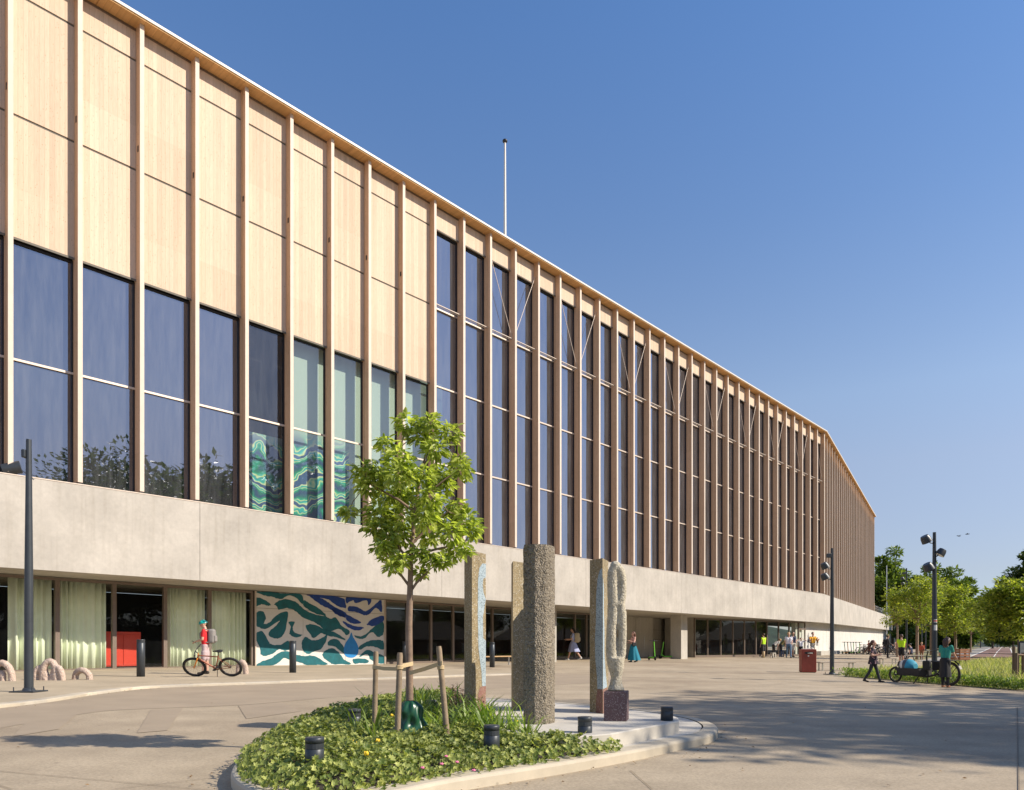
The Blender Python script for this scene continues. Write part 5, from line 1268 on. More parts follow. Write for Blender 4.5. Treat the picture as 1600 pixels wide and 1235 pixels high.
# meadow
MW = [tuple(GP(*p)[:2]) for p in MEADOW]; mx0, mx1 = min(p[0] for p in MW), max(p[0] for p in MW); my0, my1 = min(p[1] for p in MW), max(p[1] for p in MW)
gp_, gl_, gw_, gd_ = [], [], [], []
while len(gp_) < 26000:
    x = random.uniform(mx0, mx1); y = random.uniform(my0, my1)
    if not in_poly(x, y, MW): continue
    d = pdist(x, y, MW)
    if x > 26 and random.random() < .5: continue
    h_ = (.24+.26*bump2(x*.35, y*.35))*random.uniform(.6,1.25)*(.55+.45*min(1, d/.6))
    gp_.append((x, y, G(x, y)+.01)); gl_.append(h_); gw_.append(random.uniform(.012,.03)); gd_.append((random.gauss(0,.3), random.gauss(0,.3), 1))
gd_ = np.array(gd_); n = len(gp_); gn_ = np.stack([gd_[:,0], gd_[:,1], -.3*np.ones(n)], 1)+rng.normal(0,.2,(n,3))
tag(leafmesh('grass', gp_, gd_, -gn_, gl_, gw_, M['grass'], 'blade', fold=.3), 'tall pale meadow grass right of the square', 'grass', kind='stuff')
pg = []; 
front = [tuple(GP(x, 1057.5+(x-1318)*.0805-.8)[:2]) for x in range(1322, 1620, 2)]
for (x, y) in front:
    for _ in range(26): pg.append((x+random.gauss(0,.12), y+abs(random.gauss(0,.35)), 0))
P_ = np.array([(x, y, G(x, y)+random.uniform(.02,.30)) for x, y, _ in pg]); n = len(P_)
tag(leafmesh('verge_weeds', P_, unit(n)+np.array([0,0,.6]), unit(n)+np.array([0,0,1]), rng.uniform(.06,.14,n), rng.uniform(.03,.06,n), M['leaf_blade'], 'diamond'), 'green weeds along the road edge of the meadow', 'weeds', kind='stuff')
# birds
for (x, y), lab, a in (((1498,838),'dark bird in the sky, left one of two',.3),((1511,835),'dark bird in the sky, right one of two',-.4)):
    c = W(x, y, 70); t = thing('bird', lab, 'bird', c, a, 'birds in the sky'); mb = MB()
    mb.tube([(-.16,0,0),(-.05,0,.01),(.08,0,.01),(.17,0,0)], [.01,.045,.045,.015], 8)
    for s_ in (1,-1): mb.add([(-.04,0,.02),(.07,0,.02),(.05,s_*.17,.10),(-.02,s_*.30,.05)], [(0,1,2,3)])
    mb.ell((.19,0,.015), (.035,.03,.03), 0, 8, 6); mb.build('body', M['black'], t)

# ------------------------------------------------------------------ people
def person(label, loc, rz, Hpx=None, H=1.68, top='tee_green', pants='jeans_dark', shoe='shoe_dark', hair='hair_brown', hairlen=0.0,
           lean=0.0, legs=((.0,.0),(.0,.0)), arms=((.1,.12,.15,.0),(.1,.12,.15,.0)), head=(0,0), sleeve=.6, shorts=False, fem=False,
           skirt=None, helmet=False, seat=None, vox=.016, hat=None, group=None, blow=0, armskin=True):
    """one continuous body mesh (forward = +X) with clothing and hair as children"""
    if Hpx: H = Hpx*loc[1]/F
    k = H/1.70; t = thing('person', label, 'person', loc, rz, group)
    Ry = lambda a: Matrix.Rotation(a, 3, 'Y')
    hip = V((0,0,.92)); Ml = Ry(lean)
    T = lambda p: hip+Ml @ (V(p)-hip)
    caps = []   # p0, r0, p1, r1, label
    def cap(a, ra, b_, rb, l): caps.append((V(a), ra, V(b_), rb, l))
    sw = .155 if fem else .175; ww = .055 if fem else .07
    tp, pt, sk, sh = 1, 2, 0, 3
    cap((0,-.075,.90), .105, (0,.075,.90), .105, pt)
    for s_ in (1,-1):
        cap(T((0,s_*ww,.98)), .088 if fem else .10, T((.005,s_*(ww+.025),1.27)), .098 if fem else .108, tp)
        cap(T((0,s_*.06,1.30)), .09, T((-.01,s_*sw,1.385)), .052, tp)
        if fem: cap(T((.075,s_*.07,1.24)), .055, T((.06,s_*.06,1.20)), .06, tp)
    cap(T((-.01,0,1.38)), .062, T((.01,0,1.50)), .050, sk)
    nb = T((.01,0,1.49)); Mh = Ml @ Matrix.Rotation(head[0], 3, 'Z') @ Ry(head[1]); Hd = lambda p: nb+Mh @ V(p)
    cap(Hd((.005,0,.13)), .088, Hd((-.012,0,.135)), .090, sk); cap(Hd((.030,0,.06)), .062, Hd((.040,0,.035)), .045, sk)
    cap(Hd((.095,0,.10)), .013, Hd((.112,0,.078)), .015, sk)
    for s_ in (1,-1): cap(Hd((-.005,s_*.088,.105)), .016, Hd((-.01,s_*.09,.075)), .013, sk)
    hands = []; feet = []
    for s_, (p, ab, el, inn) in zip((1,-1), arms):
        S0 = T((-.01, s_*(sw+.01), 1.38)); q = p+el
        ud = Ml @ V((math.sin(p)*math.cos(ab), s_*math.sin(ab), -math.cos(p)*math.cos(ab)))
        fd = Ml @ V((math.sin(q)*math.cos(inn), -s_*math.sin(inn), -math.cos(q)*math.cos(inn)))
        E0 = S0+ud*.28; W0 = E0+fd*.245
        cap(S0, .048, E0, .037, sk if armskin else tp); cap(E0, .038, W0, .026, sk if (armskin or sleeve < 1.5) else tp)
        if sleeve > 0: cap(S0, .060, S0+ud*.28*min(sleeve,1), .050, tp)
        if sleeve > 1: cap(E0, .050, E0+fd*.245*(sleeve-1), .036, tp)
        sd = fd.cross(V((0,0,1))) if abs(fd.z) < .9 else V((0,1,0)); sd.normalize(); nn_ = fd.cross(sd).normalized()
        for f in (-.022, 0, .022): cap(W0+sd*f*.6, .017, W0+fd*.075+sd*f, .015, sk)
        hands.append((W0, fd, sd, nn_, s_))
    for s_, (p, kn) in zip((1,-1), legs):
        h0 = V((0, s_*.088, .90)); td = V((math.sin(p), 0, -math.cos(p))); q = p-kn; sd = V((math.sin(q), 0, -math.cos(q)))
        K0 = h0+td*.42; A0 = K0+sd*.41
        cap(h0, .092, K0, .060, pt); cap(K0, .056 if shorts else .064, A0, .036 if shorts else .048, sk if shorts else pt)
        if shorts: cap(h0+td*.2, .095, K0-td*.02, .085, pt)
        fa = q*.6; fd = V((math.cos(fa), 0, -math.sin(-fa)*0-abs(math.sin(fa))*(.9 if q < -.15 else 0)))
        cap(A0+V((-.03,0,-.035)), .040, A0+fd*.15+V((0,0,-.045)), .033, sh); cap(A0+V((0,0,.02)), .042, A0+V((0,0,-.03)), .042, sh)
        feet.append(A0)
    mb = MB()
    for a, ra, b_, rb, l in caps:
        if (a-b_).length < 1e-4: b_ = a+V((0,0,.001))
        mb.tube([a, b_], [ra, rb], 12, rounded=True)
    body = remeshed('body', mb, vox, [M['skin']], None, (0,0,0), 0, 3)
    me = body.data; nv = len(me.vertices); co = np.zeros(nv*3); me.vertices.foreach_get('co', co); co = co.reshape(-1,3)
    best = np.full(nv, 9.0); lab = np.zeros(nv, int)
    for a, ra, b_, rb, l in caps:
        a_, d_ = np.array(a), np.array(b_-a); tt = np.clip(((co-a_) @ d_)/(d_ @ d_+1e-9), 0, 1)
        dd = np.linalg.norm(co-a_-tt[:,None]*d_, axis=1)-(ra+(rb-ra)*tt); w_ = dd < best; best[w_] = dd[w_]; lab[w_] = l
    np_ = len(me.polygons); ls = np.zeros(np_, int); me.polygons.foreach_get('loop_start', ls); vi = np.zeros(len(me.loops), int); me.loops.foreach_get('vertex_index', vi)
    fl = lab[vi[ls]]
    mz = co[:,2].min() if seat is None else None
    full = MB(); tot = np.zeros(np_, int); me.polygons.foreach_get('loop_total', tot)
    full.v = [tuple(c) for c in co]; full.f = [vi[s_:s_+n_].tolist() for s_, n_ in zip(ls, tot)]; full.m = fl.tolist(); full.sm = [True]*np_
    bpy.data.objects.remove(body); bpy.data.meshes.remove(me)
    for W0, fd, sd, nn_, s_ in hands:  # five fingers, unequal and slightly curled
        for i, (f, L) in enumerate(((-.024,.066),(-.008,.078),(.009,.074),(.025,.060))):
            b0 = W0+fd*.07+sd*f; b1 = b0+fd*L*.5+nn_*.008*s_*0-V((0,0,.010)); b2 = b1+fd*L*.38-V((0,0,.022)); full.tube([b0,b1,b2], [.0085,.008,.0065], 6, 0, rounded=True)
        b0 = W0+fd*.025-sd*.022; full.tube([b0, b0+fd*.03-sd*.022-V((0,0,.005)), b0+fd*.055-sd*.03-V((0,0,.012))], [.010,.009,.007], 6, 0, rounded=True)
    for s_ in (1,-1): full.ell(Hd((.083,s_*.034,.112)), (.008,.013,.007), 4, 8, 6, Mh)
    full.ell(Hd((.088,0,.045)), (.008,.022,.006), 5, 8, 6, Mh)
    low = min(p[2] for p in full.v)
    dz = -low if seat is None else seat/k-.80
    full.v = [(x*k, y*k, (z+dz)*k) for x, y, z in full.v]
    full.build('body', [M['skin'], M[top], M[pants], M[shoe], M['eye'], M['lip']], t)
    X = lambda p: V((p.x*k, p.y*k, (p.z+dz)*k))
    if helmet:
        mb = MB(); n = 20; vs = []
        for i in range(8):
            a = .5*math.pi*i/7
            for j in range(n):
                b_ = 2*math.pi*j/n; rr = math.cos(a); vs.append(X(Hd((-.005+.135*rr*math.cos(b_), .108*rr*math.sin(b_), .135+.12*math.sin(a)-.02*(math.cos(b_) < -.2)*rr))))
        mb.add(vs, [(i*n+j, i*n+(j+1)%n, (i+1)*n+(j+1)%n, (i+1)*n+j) for i in range(7) for j in range(n)], 0, True); mb.add([vs[j] for j in range(n)], [list(range(n))])
        mb.build('helmet', M['helmet'], t)
    elif hair:
        mb = MB(); Mk = Matrix.Identity(3)*k
        cc = [(X(Hd((-.022,0,.142))), (.100*k,.097*k,.098*k))]
        mb.ell(cc[0][0], cc[0][1], 0, 14, 10, Mh)
        if hairlen:
            a = X(Hd((-.07,0,.14))); b_ = X(Hd((-.095-blow*.3,0,.02))); c = b_+V((-.03-blow, 0, -hairlen*k))
            for o_ in (-.045, 0, .045): mb.tube([a+V((0,o_*k,0)), b_+V((0,o_*1.3*k,0)), c+V((0,o_*1.1*k,random.uniform(-.03,.03)))], [.05*k,.052*k,.015*k], 8, rounded=True)
        mb.build('hair', M[hair], t)
    if hat:
        mb = MB(); c = X(Hd((-.01,0,.19))); mb.lathe([(.16*k,-.01),(.15*k,0),(.098*k,.01),(.09*k,.07),(.05*k,.085),(0,.086)], c, 16); mb.build('hat', M[hat], t)
    if skirt:
        mt, z0, z1, r1, off, fl_ = skirt; mb = MB(); n = 40; rows = 8; vs = []
        for j in range(rows+1):
            f = j/rows; z = z0+(z1-z0)*f; rx = .125+(r1-.125)*f**.8
            for i in range(n):
                a = 2*math.pi*i/n; w_ = 1+fl_*f*math.sin(a*7+f*1.5)+fl_*.6*f*math.sin(a*11+2)
                vs.append(X(V((rx*w_*math.cos(a)*1.0+off*f*f, max(rx*.95,.14)*w_*math.sin(a), z))))
        mb.add(vs, [(j*n+i, j*n+(i+1)%n, (j+1)*n+(i+1)%n, (j+1)*n+i) for j in range(rows) for i in range(n)], 0, True); mb.build('skirt', M[mt], t)
    t['_hand'] = 0; del t['_hand']
    Rw = Matrix.Rotation(rz, 3, 'Z'); wpt = lambda p: V(loc)+Rw @ X(V(p))
    return dict(t=t, k=k, hands=[V(loc)+Rw @ X(h[0]+h[1]*.09) for h in hands], at=lambda p: wpt(T(p)), rz=rz, lean=lean)
def backpack(label, P, mat, sz=(.20,.30,.46), name='backpack', z=1.20, x=-.21):
    c = P['at']((x, 0, z)); k = P['k']; t = thing(name, label, 'backpack', c, P['rz'])
    Ml = Matrix.Rotation(P['lean'], 3, 'Y'); mb = MB()
    mb.rbox((0,0,0), tuple(s_*k for s_ in sz), .065*k, M=Ml); mb.build('pouch', M[mat], t)
    mb = MB(); mb.rbox(Ml @ V((-sz[0]*.55*k,0,-.08*k)), (.06*k, sz[1]*.75*k, .2*k), .025*k, M=Ml); mb.build('front_pocket', M[mat], t)
    for s_ in (1,-1):
        mb = MB(); mb.tube([Ml @ V((.09*k, s_*.10*k, .20*k)), Ml @ V((.20*k, s_*.115*k, .235*k)), Ml @ V((.335*k, s_*.12*k, .10*k)), Ml @ V((.335*k, s_*.115*k, -.04*k)), Ml @ V((.20*k, s_*.155*k, -.18*k)), Ml @ V((.08*k, s_*.13*k, -.2*k))], .016*k, 6); mb.build('strap', M[mat], t)
    return t
def phone(label, P):
    c = (P['hands'][0]+P['hands'][1])/2+V((0,0,.0)); t = thing('phone', label, 'phone', c, P['rz']); mb = MB()
    mb.rbox((0.01,0,.0), (.15,.075,.012), .004, M=Matrix.Rotation(-.5, 3, 'Y')); mb.build('case', M['black'], t)
kid = person('cyclist in teal helmet, red shirt and pale shorts looking at a phone', GP(321, 1053.5, .064), R(186), Hpx=83, top='tee_red', pants='shorts_mauve', shoe='shoe_dark', hair=None, helmet=True, shorts=True,
       arms=((.15,.10,1.15,.42),(.2,.10,1.15,.42)), head=(.12,.32), legs=((.06,.0),(-.04,.0)), lean=.03, vox=.012)
backpack('pale grey backpack worn by the helmeted cyclist', kid, 'pack_grey'); phone('dark phone held by the helmeted cyclist', kid)
w = person('woman in a lilac dress with long dark hair walking into the entrance', GP(895.5, 1032), R(172), Hpx=51.5, top='dress_lilac', pants='dress_lilac', shoe='shoe_white', hair='hair_black', hairlen=.42, fem=True, shorts=True,
       legs=((.36,.10),(-.38,.22)), arms=((.3,.1,1.3,.2),(.25,.12,1.2,.2)), head=(0,.15), skirt=('dress_lilac', 1.0, .48, .30, -.06, .07), blow=.06, vox=.014)
backpack('beige backpack on the woman in the lilac dress', w, 'pack_beige', (.24,.32,.50))
w = person('woman in a long teal skirt and pink top beside the looped sculpture', GP(989.5, 1035), R(200), Hpx=47.5, top='top_pink', pants='skirt_teal', shoe='shoe_dark', hair='hair_auburn', hairlen=.2, fem=True, sleeve=1.4,
       legs=((.25,.05),(-.25,.15)), arms=((.3,.1,1.7,.5),(.3,.1,1.2,.4)), skirt=('skirt_teal', 1.02, .12, .36, -.05, .08), vox=.014)
c = w['at']((.05,.19,1.02)); t = thing('shoulder_bag', 'small black shoulder bag carried by the woman in the teal skirt', 'bag', c, w['rz'])
mb = MB(); mb.rbox((0,0,0), (.28,.12,.22), .03); mb.build('pouch', M['black'], t); mb = MB(); mb.tube([(-.1,0,.1),(-.02,-.1,.4),(.08,-.2,.42)], .012, 5); mb.build('strap', M['black'], t)
wl = ((.3,.05),(-.3,.25))
person('person in a lime yellow vest standing by the far shopfront', GP(1193, 1027.5), R(120), Hpx=37, top='vest_lime', pants='grey_dark', hair='hair_brown', shorts=True, vox=.018, sleeve=.3)
w = person('man in a white shirt and blue jeans walking towards the square', GP(1232.5, 1028.5), R(-100), Hpx=40.5, top='shirt_white', pants='denim', hair='hair_blond', legs=wl, vox=.016, arms=((.2,.1,.9,.3),(-.1,.15,.4,.1)))
w = person('person in navy with pale shorts just behind the man in jeans', GP(1239, 1027), R(-80), Hpx=39.5, top='navy', pants='cream', hair='hair_brown', shorts=True, legs=((-.25,.2),(.25,.05)), vox=.018)
person('child in a white top holding both hands on the head', GP(1251.5, 1027.5), R(-90), Hpx=30.5, top='shirt_white', pants='black', hair='hair_auburn', shorts=True, vox=.018, arms=((2.1,.95,1.75,.9),(2.1,.95,1.75,.9)), legs=((.15,.05),(-.15,.1)))
ad = person('adult in a mustard shirt and pale shorts carrying children behind the bin', GP(1270, 1027.5), R(-85), Hpx=39, top='mustard', pants='cream', hair='hair_brown', shorts=True, vox=.018, arms=((.5,.35,1.4,.1),(.5,.35,1.4,.1)))
for side, lab, top in ((-1,'small child in navy carried on the left in front of the white wall','navy'),(1,'small child in a yellow top carried on the right in front of the white wall','mustard')):
    c = ad['at']((.06, side*.30, .98)); person(lab, (c.x, c.y, c.z-.38), R(-85)-side*.6, H=.85, top=top, pants='grey_dark', hair='hair_blond', seat=.42, legs=((1.0,1.1),(1.0,1.1)), vox=.022, arms=((.5,.2,.8,.3),(.5,.2,.8,.3)))
person('person with grey hair bending forward in front of the far shopfront', GP(1209, 1027), R(15), Hpx=34, top='cream', pants='grey_dark', hair='hair_blond', lean=.95, arms=((.4,.1,.3,0),(.4,.1,.3,0)), vox=.018)
person('person in an olive top leaning forward beside the walking couple', GP(1220, 1026.5), R(15), Hpx=34, top='olive', pants='grey_dark', hair='hair_brown', lean=.85, sleeve=1.6, arms=((.4,.1,.3,0),(.4,.1,.3,0)), vox=.018)
person('woman in a dark flowered top and black trousers walking, hair blowing', GP(1364.5, 1066.5), R(-35), Hpx=66, top='floral', pants='jeans_dark', shoe='shoe_dark', hair='hair_auburn', hairlen=.26, fem=True,
       legs=((.30,.05),(-.24,.30)), arms=((.15,.15,1.75,.75),(.0,.30,1.6,.55)), blow=.13, head=(.1,0), skirt=('floral', 1.12, .76, .20, 0, .05), vox=.013)
bz = .40
w = person('person in dark clothes and hat standing on a short bench', (b3.x, b3.y, b3.z+bz), R(-15), Hpx=35.5, top='grey_dark', pants='black', hair='hair_black', sleeve=1.9, armskin=False, hat='olive', arms=((.3,.1,.8,.3),(.3,.1,.8,.3)), vox=.016)
backpack('dark backpack on the person standing on the bench', w, 'black', (.2,.3,.42))
w = person('cyclist in a lime yellow shirt seen from behind next to a lamp post', GP(1408.5, 1036), R(60), Hpx=44, top='vest_lime', pants='black', hair='hair_brown', shorts=True, vox=.015, arms=((.5,.1,.3,0),(.5,.1,.3,0)))
person('woman in a green shirt and black wide trousers bending over a cargo bike', GP(1477, 1074.2), R(38), Hpx=78, top='tee_green', pants='black', shoe='tan_leather', hair='hair_brown', hairlen=.22, fem=True,
       lean=.16, head=(.0,.5), arms=((.3,.2,.9,.1),(.55,.15,.75,.1)), legs=((.03,.0),(-.03,.0)), skirt=('black', 1.0, .34, .20, 0, .03), vox=.012)
person('man in a dark blue shirt seated on the far bench', (b4.x, b4.y, b4.z), R(130), H=1.7, top='navy', pants='jeans_dark', hair='hair_black', seat=.45, legs=((1.45,1.45),(1.45,1.45)), lean=.15, vox=.018)
person('child in a pink top standing near the lime shirted cyclist', GP(1400.5, 1024), R(-70), Hpx=24, top='top_pink', pants='floral', hair='hair_brown', fem=True, vox=.02)
person('person in a rust red jacket behind the young tree trunk', GP(1440, 1031), R(-120), Hpx=27, top='rust', pants='tan_leather', hair='hair_blond', vox=.02, sleeve=1.8, armskin=False)
person('person in an orange red top among the parked bicycles', GP(1357.5, 1022.5), R(170), Hpx=21.5, top='rust', pants='grey_dark', hair='hair_black', vox=.02)

# ------------------------------------------------------------------ bicycles and scooters
M['bike_grey'] = plain('bike_grey', (.07,.06,.06), .35, .2)
def wheel(name, c, r, parent, seg=32, spokes=16, ty=.022):
    mb = MB(); mb.torus((0,0,0), r-ty, ty, 'y', seg, 7); w_ = mb.build(name, M['rubber'], parent)
    w_.location = c
    mb = MB(); mb.torus((0,0,0), r-ty*2.1, ty*.5, 'y', seg, 5)
    for i in range(spokes):
        a = 2*math.pi*i/spokes; mb.tube([(0,.02*(-1)**i,0),((r-ty*2.2)*math.cos(a),0,(r-ty*2.2)*math.sin(a))], .0022, 3, cap=False)
    mb.tube([(0,-.04,0),(0,.04,0)], .022, 8); mb.build('rim', M['bike_grey'], w_); return w_
def bicycle(label, loc, rz, frame, fork, lean=0, r=.34, group=None, basket=False, ty=.026):
    t = thing('bicycle', label, 'bicycle', loc, rz, group); t.rotation_euler = (lean, 0, rz)
    RW, FWh, BB = V((-.50,0,r)), V((.56,0,r)), V((-.06,0,.29)); ST, HT, HB = V((-.22,0,.78)), V((.36,0,.80)), V((.40,0,.68))
    wheel('wheel', RW, r, t, ty=ty); wheel('wheel', FWh, r, t, ty=ty)
    mb = MB(); mb.tube([HB, BB], .024, 8); mb.tube([HT+V((-.02,0,-.03)), ST+V((0.02,0,-.06))], .018, 8); mb.tube([BB, ST], .018, 8); mb.tube([HT, HB], .024, 8)
    for s_ in (.05,-.05):
        mb.tube([BB+V((0,s_*.7,0)), RW+V((0,s_,0))], .011, 6); mb.tube([ST+V((.02,s_*.4,-.1)), RW+V((0,s_,0))], .010, 6)
    mb.build('frame', frame, t)
    mb = MB(); mb.tube([HT+V((-.005,0,.06)), HB], .018, 8)
    for s_ in (.055,-.055): mb.tube([HB+V((0,s_,0)), FWh+V((0,s_,0))], [.020,.015], 8)
    mb.tube([HB+V((0,-.055,0)), HB+V((0,.055,0))], .02, 6); mb.build('fork', fork, t)
    mb = MB(); mb.tube([HT+V((-.005,0,.04)), HT+V((.05,0,.12))], .016, 6); mb.tube([HT+V((.0,-.33,.15)), HT+V((.06,-.1,.12)), HT+V((.06,.1,.12)), HT+V((.0,.33,.15))], .013, 6)
    for s_ in (1,-1): mb.tube([HT+V((-.01,s_*.34,.152)), HT+V((.01,s_*.23,.145))], .018, 6)
    mb.build('handlebar', M['frame_dark'], t)
    mb = MB(); mb.tube([ST, ST+V((-.02,0,.12))], .014, 6); mb.ell(ST+V((-.06,0,.15)), (.10,.075,.03)); mb.tube([ST+V((-.04,0,.15)), ST+V((.13,0,.145))], [.04,.018], 8, rounded=True); mb.build('saddle', M['black'], t)
    mb = MB(); mb.torus(BB+V((0,-.05,0)), .085, .012, 'y', 20, 5); mb.tube([BB+V((0,-.07,0)), BB+V((.1,-.07,-.13))], .012, 6); mb.tube([BB+V((0,.07,0)), BB+V((-.1,.07,.13))], .012, 6)
    mb.box(BB+V((.1,-.12,-.13)), (.09,.09,.02)); mb.box(BB+V((-.1,.12,.13)), (.09,.09,.02)); mb.tube([BB, BB+V((0,-.07,0)), BB+V((0,.07,0))], .018, 6)
    mb.tube([BB+V((0,-.052,.085)), RW+V((0,-.052,.045))], .006, 4); mb.tube([BB+V((0,-.052,-.085)), RW+V((0,-.052,-.045))], .006, 4); mb.build('crank', M['frame_dark'], t)
    mb = MB(); mb.tube([BB+V((-.05,.04,-.02)), V((-.12,.26,.01))], .01, 5); mb.build('kickstand', M['frame_dark'], t)
    if basket: mb = MB(); mb.rbox((.62,0,.88), (.26,.34,.22), .02); mb.build('basket', M['frame_dark'], t)
    return t
M['bike_orange'] = plain('bike_orange', (.75,.26,.03), .35, 0)
M['bike_rust'] = plain('bike_rust', (.32,.09,.04), .35, .1); M['bike_blue'] = plain('bike_blue', (.05,.10,.20), .35, .1)
kb_ = GP(337, 1057.2, .064)
bicycle('mountain bike with an orange fork leaning in front of the helmeted cyclist', kb_, R(184), M['bike_rust'], M['bike_orange'], R(-34), .35, ty=.034)
# cargo bike
cf, cr = GP(1399, 1065.8), GP(1484.5, 1071.8); cd = cf-cr; LW = math.hypot(cd.x, cd.y); crz = math.atan2(cd.y, cd.x)
cbk = thing('cargo_bike', 'long black cargo bike loaded with bags at the meadow edge', 'cargo bike', cr, crz)
rr, fr = .365, .265
wheel('wheel', (0,0,rr), rr, cbk, 36, 18, .034); wheel('wheel', (LW,0,fr), fr, cbk, 30, 16, .028)
BB = V((.42,0,.34)); ST = V((.22,0,.80)); HT = V((.86,0,.86))
mb = MB(); mb.tube([(LW-.15,0,.66),(LW-.28,0,.30),(.80,0,.24),BB], .032, 8); mb.tube([BB, ST], .024, 8); mb.tube([HT, (.80,0,.24)], .026, 8); mb.tube([ST+V((.02,0,-.1)), HT+V((-.02,0,-.12))], .02, 8)
for s_ in (.06,-.06): mb.tube([BB, (0,s_,rr)], .014, 6); mb.tube([ST+V((0,s_*.4,-.12)), (0,s_,rr)], .012, 6)
for s_ in (.24,-.24): mb.tube([(LW-.3,s_,.33),(.85,s_,.30)], .014, 6)
mb.build('frame', M['frame_dark'], cbk)
mb = MB(); mb.tube([(LW-.15,0,.70),(LW-.10,0,.56)], .024, 8)
for s_ in (.06,-.06): mb.tube([(LW-.10,s_,.56),(LW,s_,fr)], .016, 6)
mb.build('fork', M['frame_dark'], cbk)
mb = MB(); z0, z1 = .26, .50; x0, x1 = .88, LW-.28
for s_ in (1,-1): mb.box8([V((x0+.06,s_*.22-.012,z0)),V((x1-.08,s_*.22-.012,z0)),V((x1-.08,s_*.22+.012,z0)),V((x0+.06,s_*.22+.012,z0)),V((x0,s_*.28-.012,z1)),V((x1,s_*.28-.012,z1)),V((x1,s_*.28+.012,z1)),V((x0,s_*.28+.012,z1))])
mb.box(((x0+x1)/2,0,z0+.01), (x1-x0-.16,.44,.02)); mb.box((x0+.02,0,.38), (.02,.5,.22)); mb.box((x1-.03,0,.38), (.02,.5,.22)); mb.build('cargo_box', M['grey_dark'], cbk)
mb = MB(); mb.tube([HT, HT+V((-.06,0,.2))], .018, 8); mb.tube([HT+V((-.2,-.32,.24)), HT+V((-.07,-.12,.2)), HT+V((-.07,.12,.2)), HT+V((-.2,.32,.24))], .014, 6); mb.build('handlebar', M['frame_dark'], cbk)
mb = MB(); mb.tube([ST, ST+V((-.03,0,.12))], .015, 6); mb.ell(ST+V((-.07,0,.15)), (.12,.09,.035)); mb.build('saddle', M['black'], cbk)
mb = MB(); mb.torus(BB+V((0,.05,0)), .09, .012, 'y', 20, 5); mb.tube([BB+V((0,.07,0)), BB+V((.1,.08,-.13))], .012, 6); mb.box(BB+V((.1,.13,-.13)), (.09,.09,.02)); mb.tube([BB+V((0,-.06,0)), BB+V((0,.07,0))], .05, 10); mb.build('crank', M['frame_dark'], cbk)
mb = MB(); mb.tube([(-.32,0,.76),(.2,0,.76)], .012, 6)
for s_ in (.08,-.08): mb.tube([(-.32,s_,.76),(.18,s_,.76)], .01, 6); mb.tube([(-.28,s_,.76),(0,s_,rr)], .01, 6)
for i in range(9):
    a0, a1 = .35+i*.27, .35+(i+1)*.27; q = rr+.05
    mb.add([(q*math.cos(a0),-.045,rr+q*math.sin(a0)),(q*math.cos(a1),-.045,rr+q*math.sin(a1)),(q*math.cos(a1),.045,rr+q*math.sin(a1)),(q*math.cos(a0),.045,rr+q*math.sin(a0))], [(0,1,2,3)], 0, True)
mb.build('rear_rack', M['frame_dark'], cbk)
M['wicker'] = plain('brown_slats', (.30,.12,.055), .7, 0, .25, 18)
mb = MB(); bx, by, bz_, ex, ey, ez = -.26, 0, .95, .50, .38, .30
for z in (.84, .93, 1.02, 1.09):
    for s_ in (1,-1): mb.box((bx, s_*ey/2, z), (ex,.012,.055)); mb.box((bx+s_*ex/2, 0, z), (.012,ey,.055))
for sx in (-1,-.33,.33,1):
    for sy in (1,-1): mb.box((bx+sx*ex*.485, sy*(ey/2-.012), .96), (.03,.012,.32))
mb.box((bx,0,.80), (ex,ey,.02)); mb.build('basket', M['wicker'], cbk)
for s_ in (1,-1):
    mb = MB(); mb.rbox((.66,s_*.20,.60), (.26,.11,.30), .03); mb.build('pannier', M['black'], cbk)
mb = MB(); mb.tube([(1.0,.16,.26),(1.08,.30,.01)], .016, 6); mb.tube([(1.0,-.16,.26),(1.08,-.30,.01)], .016, 6); mb.build('kickstand', M['frame_dark'], cbk)
Rc = Matrix.Rotation(crz, 3, 'Z'); cp = cr+Rc @ V((LW-.52, 0, .44))
t = thing('bag', 'grey and blue sports bag lying in the cargo bike box', 'bag', cp, crz); mb = MB(); n = 22
for i in range(9):
    pass
vs = []
for i in range(13):
    f = i/12; x = -.30+.60*f; r_ = .25*math.sin(math.pi*min(max(f,.03),.97))**.45
    for j in range(n):
        a = 2*math.pi*j/n; w_ = 1+.05*math.sin(a*4+f*9); vs.append((x, r_*1.05*w_*math.cos(a), .12+r_*w_*math.sin(a)*.95))
fs = [(i*n+j, i*n+(j+1)%n, (i+1)*n+(j+1)%n, (i+1)*n+j) for i in range(12) for j in range(n)]
for f in fs: mb.f.append(list(f)); mb.m.append(1 if f[0]//n < 4 else (0 if f[0]//n not in (6,7) else 2)); mb.sm.append(True)
mb.v = vs; mb.f += [list(range(n)), list(range(12*n, 13*n))]; mb.m += [1, 0]; mb.sm += [False, False]
M['bag_blue'] = plain('bag_blue', (.04,.30,.42), .7); M['bag_grey'] = plain('bag_grey', (.09,.095,.11), .7)
mb.build('shell', [M['bag_grey'], M['bag_blue'], M['line_white']], t)
mb = MB(); mb.tube([(-.15,-.1,.30),(-.08,-.12,.42),(.08,-.12,.42),(.15,-.1,.30)], .014, 6); mb.build('handle', M['black'], t)
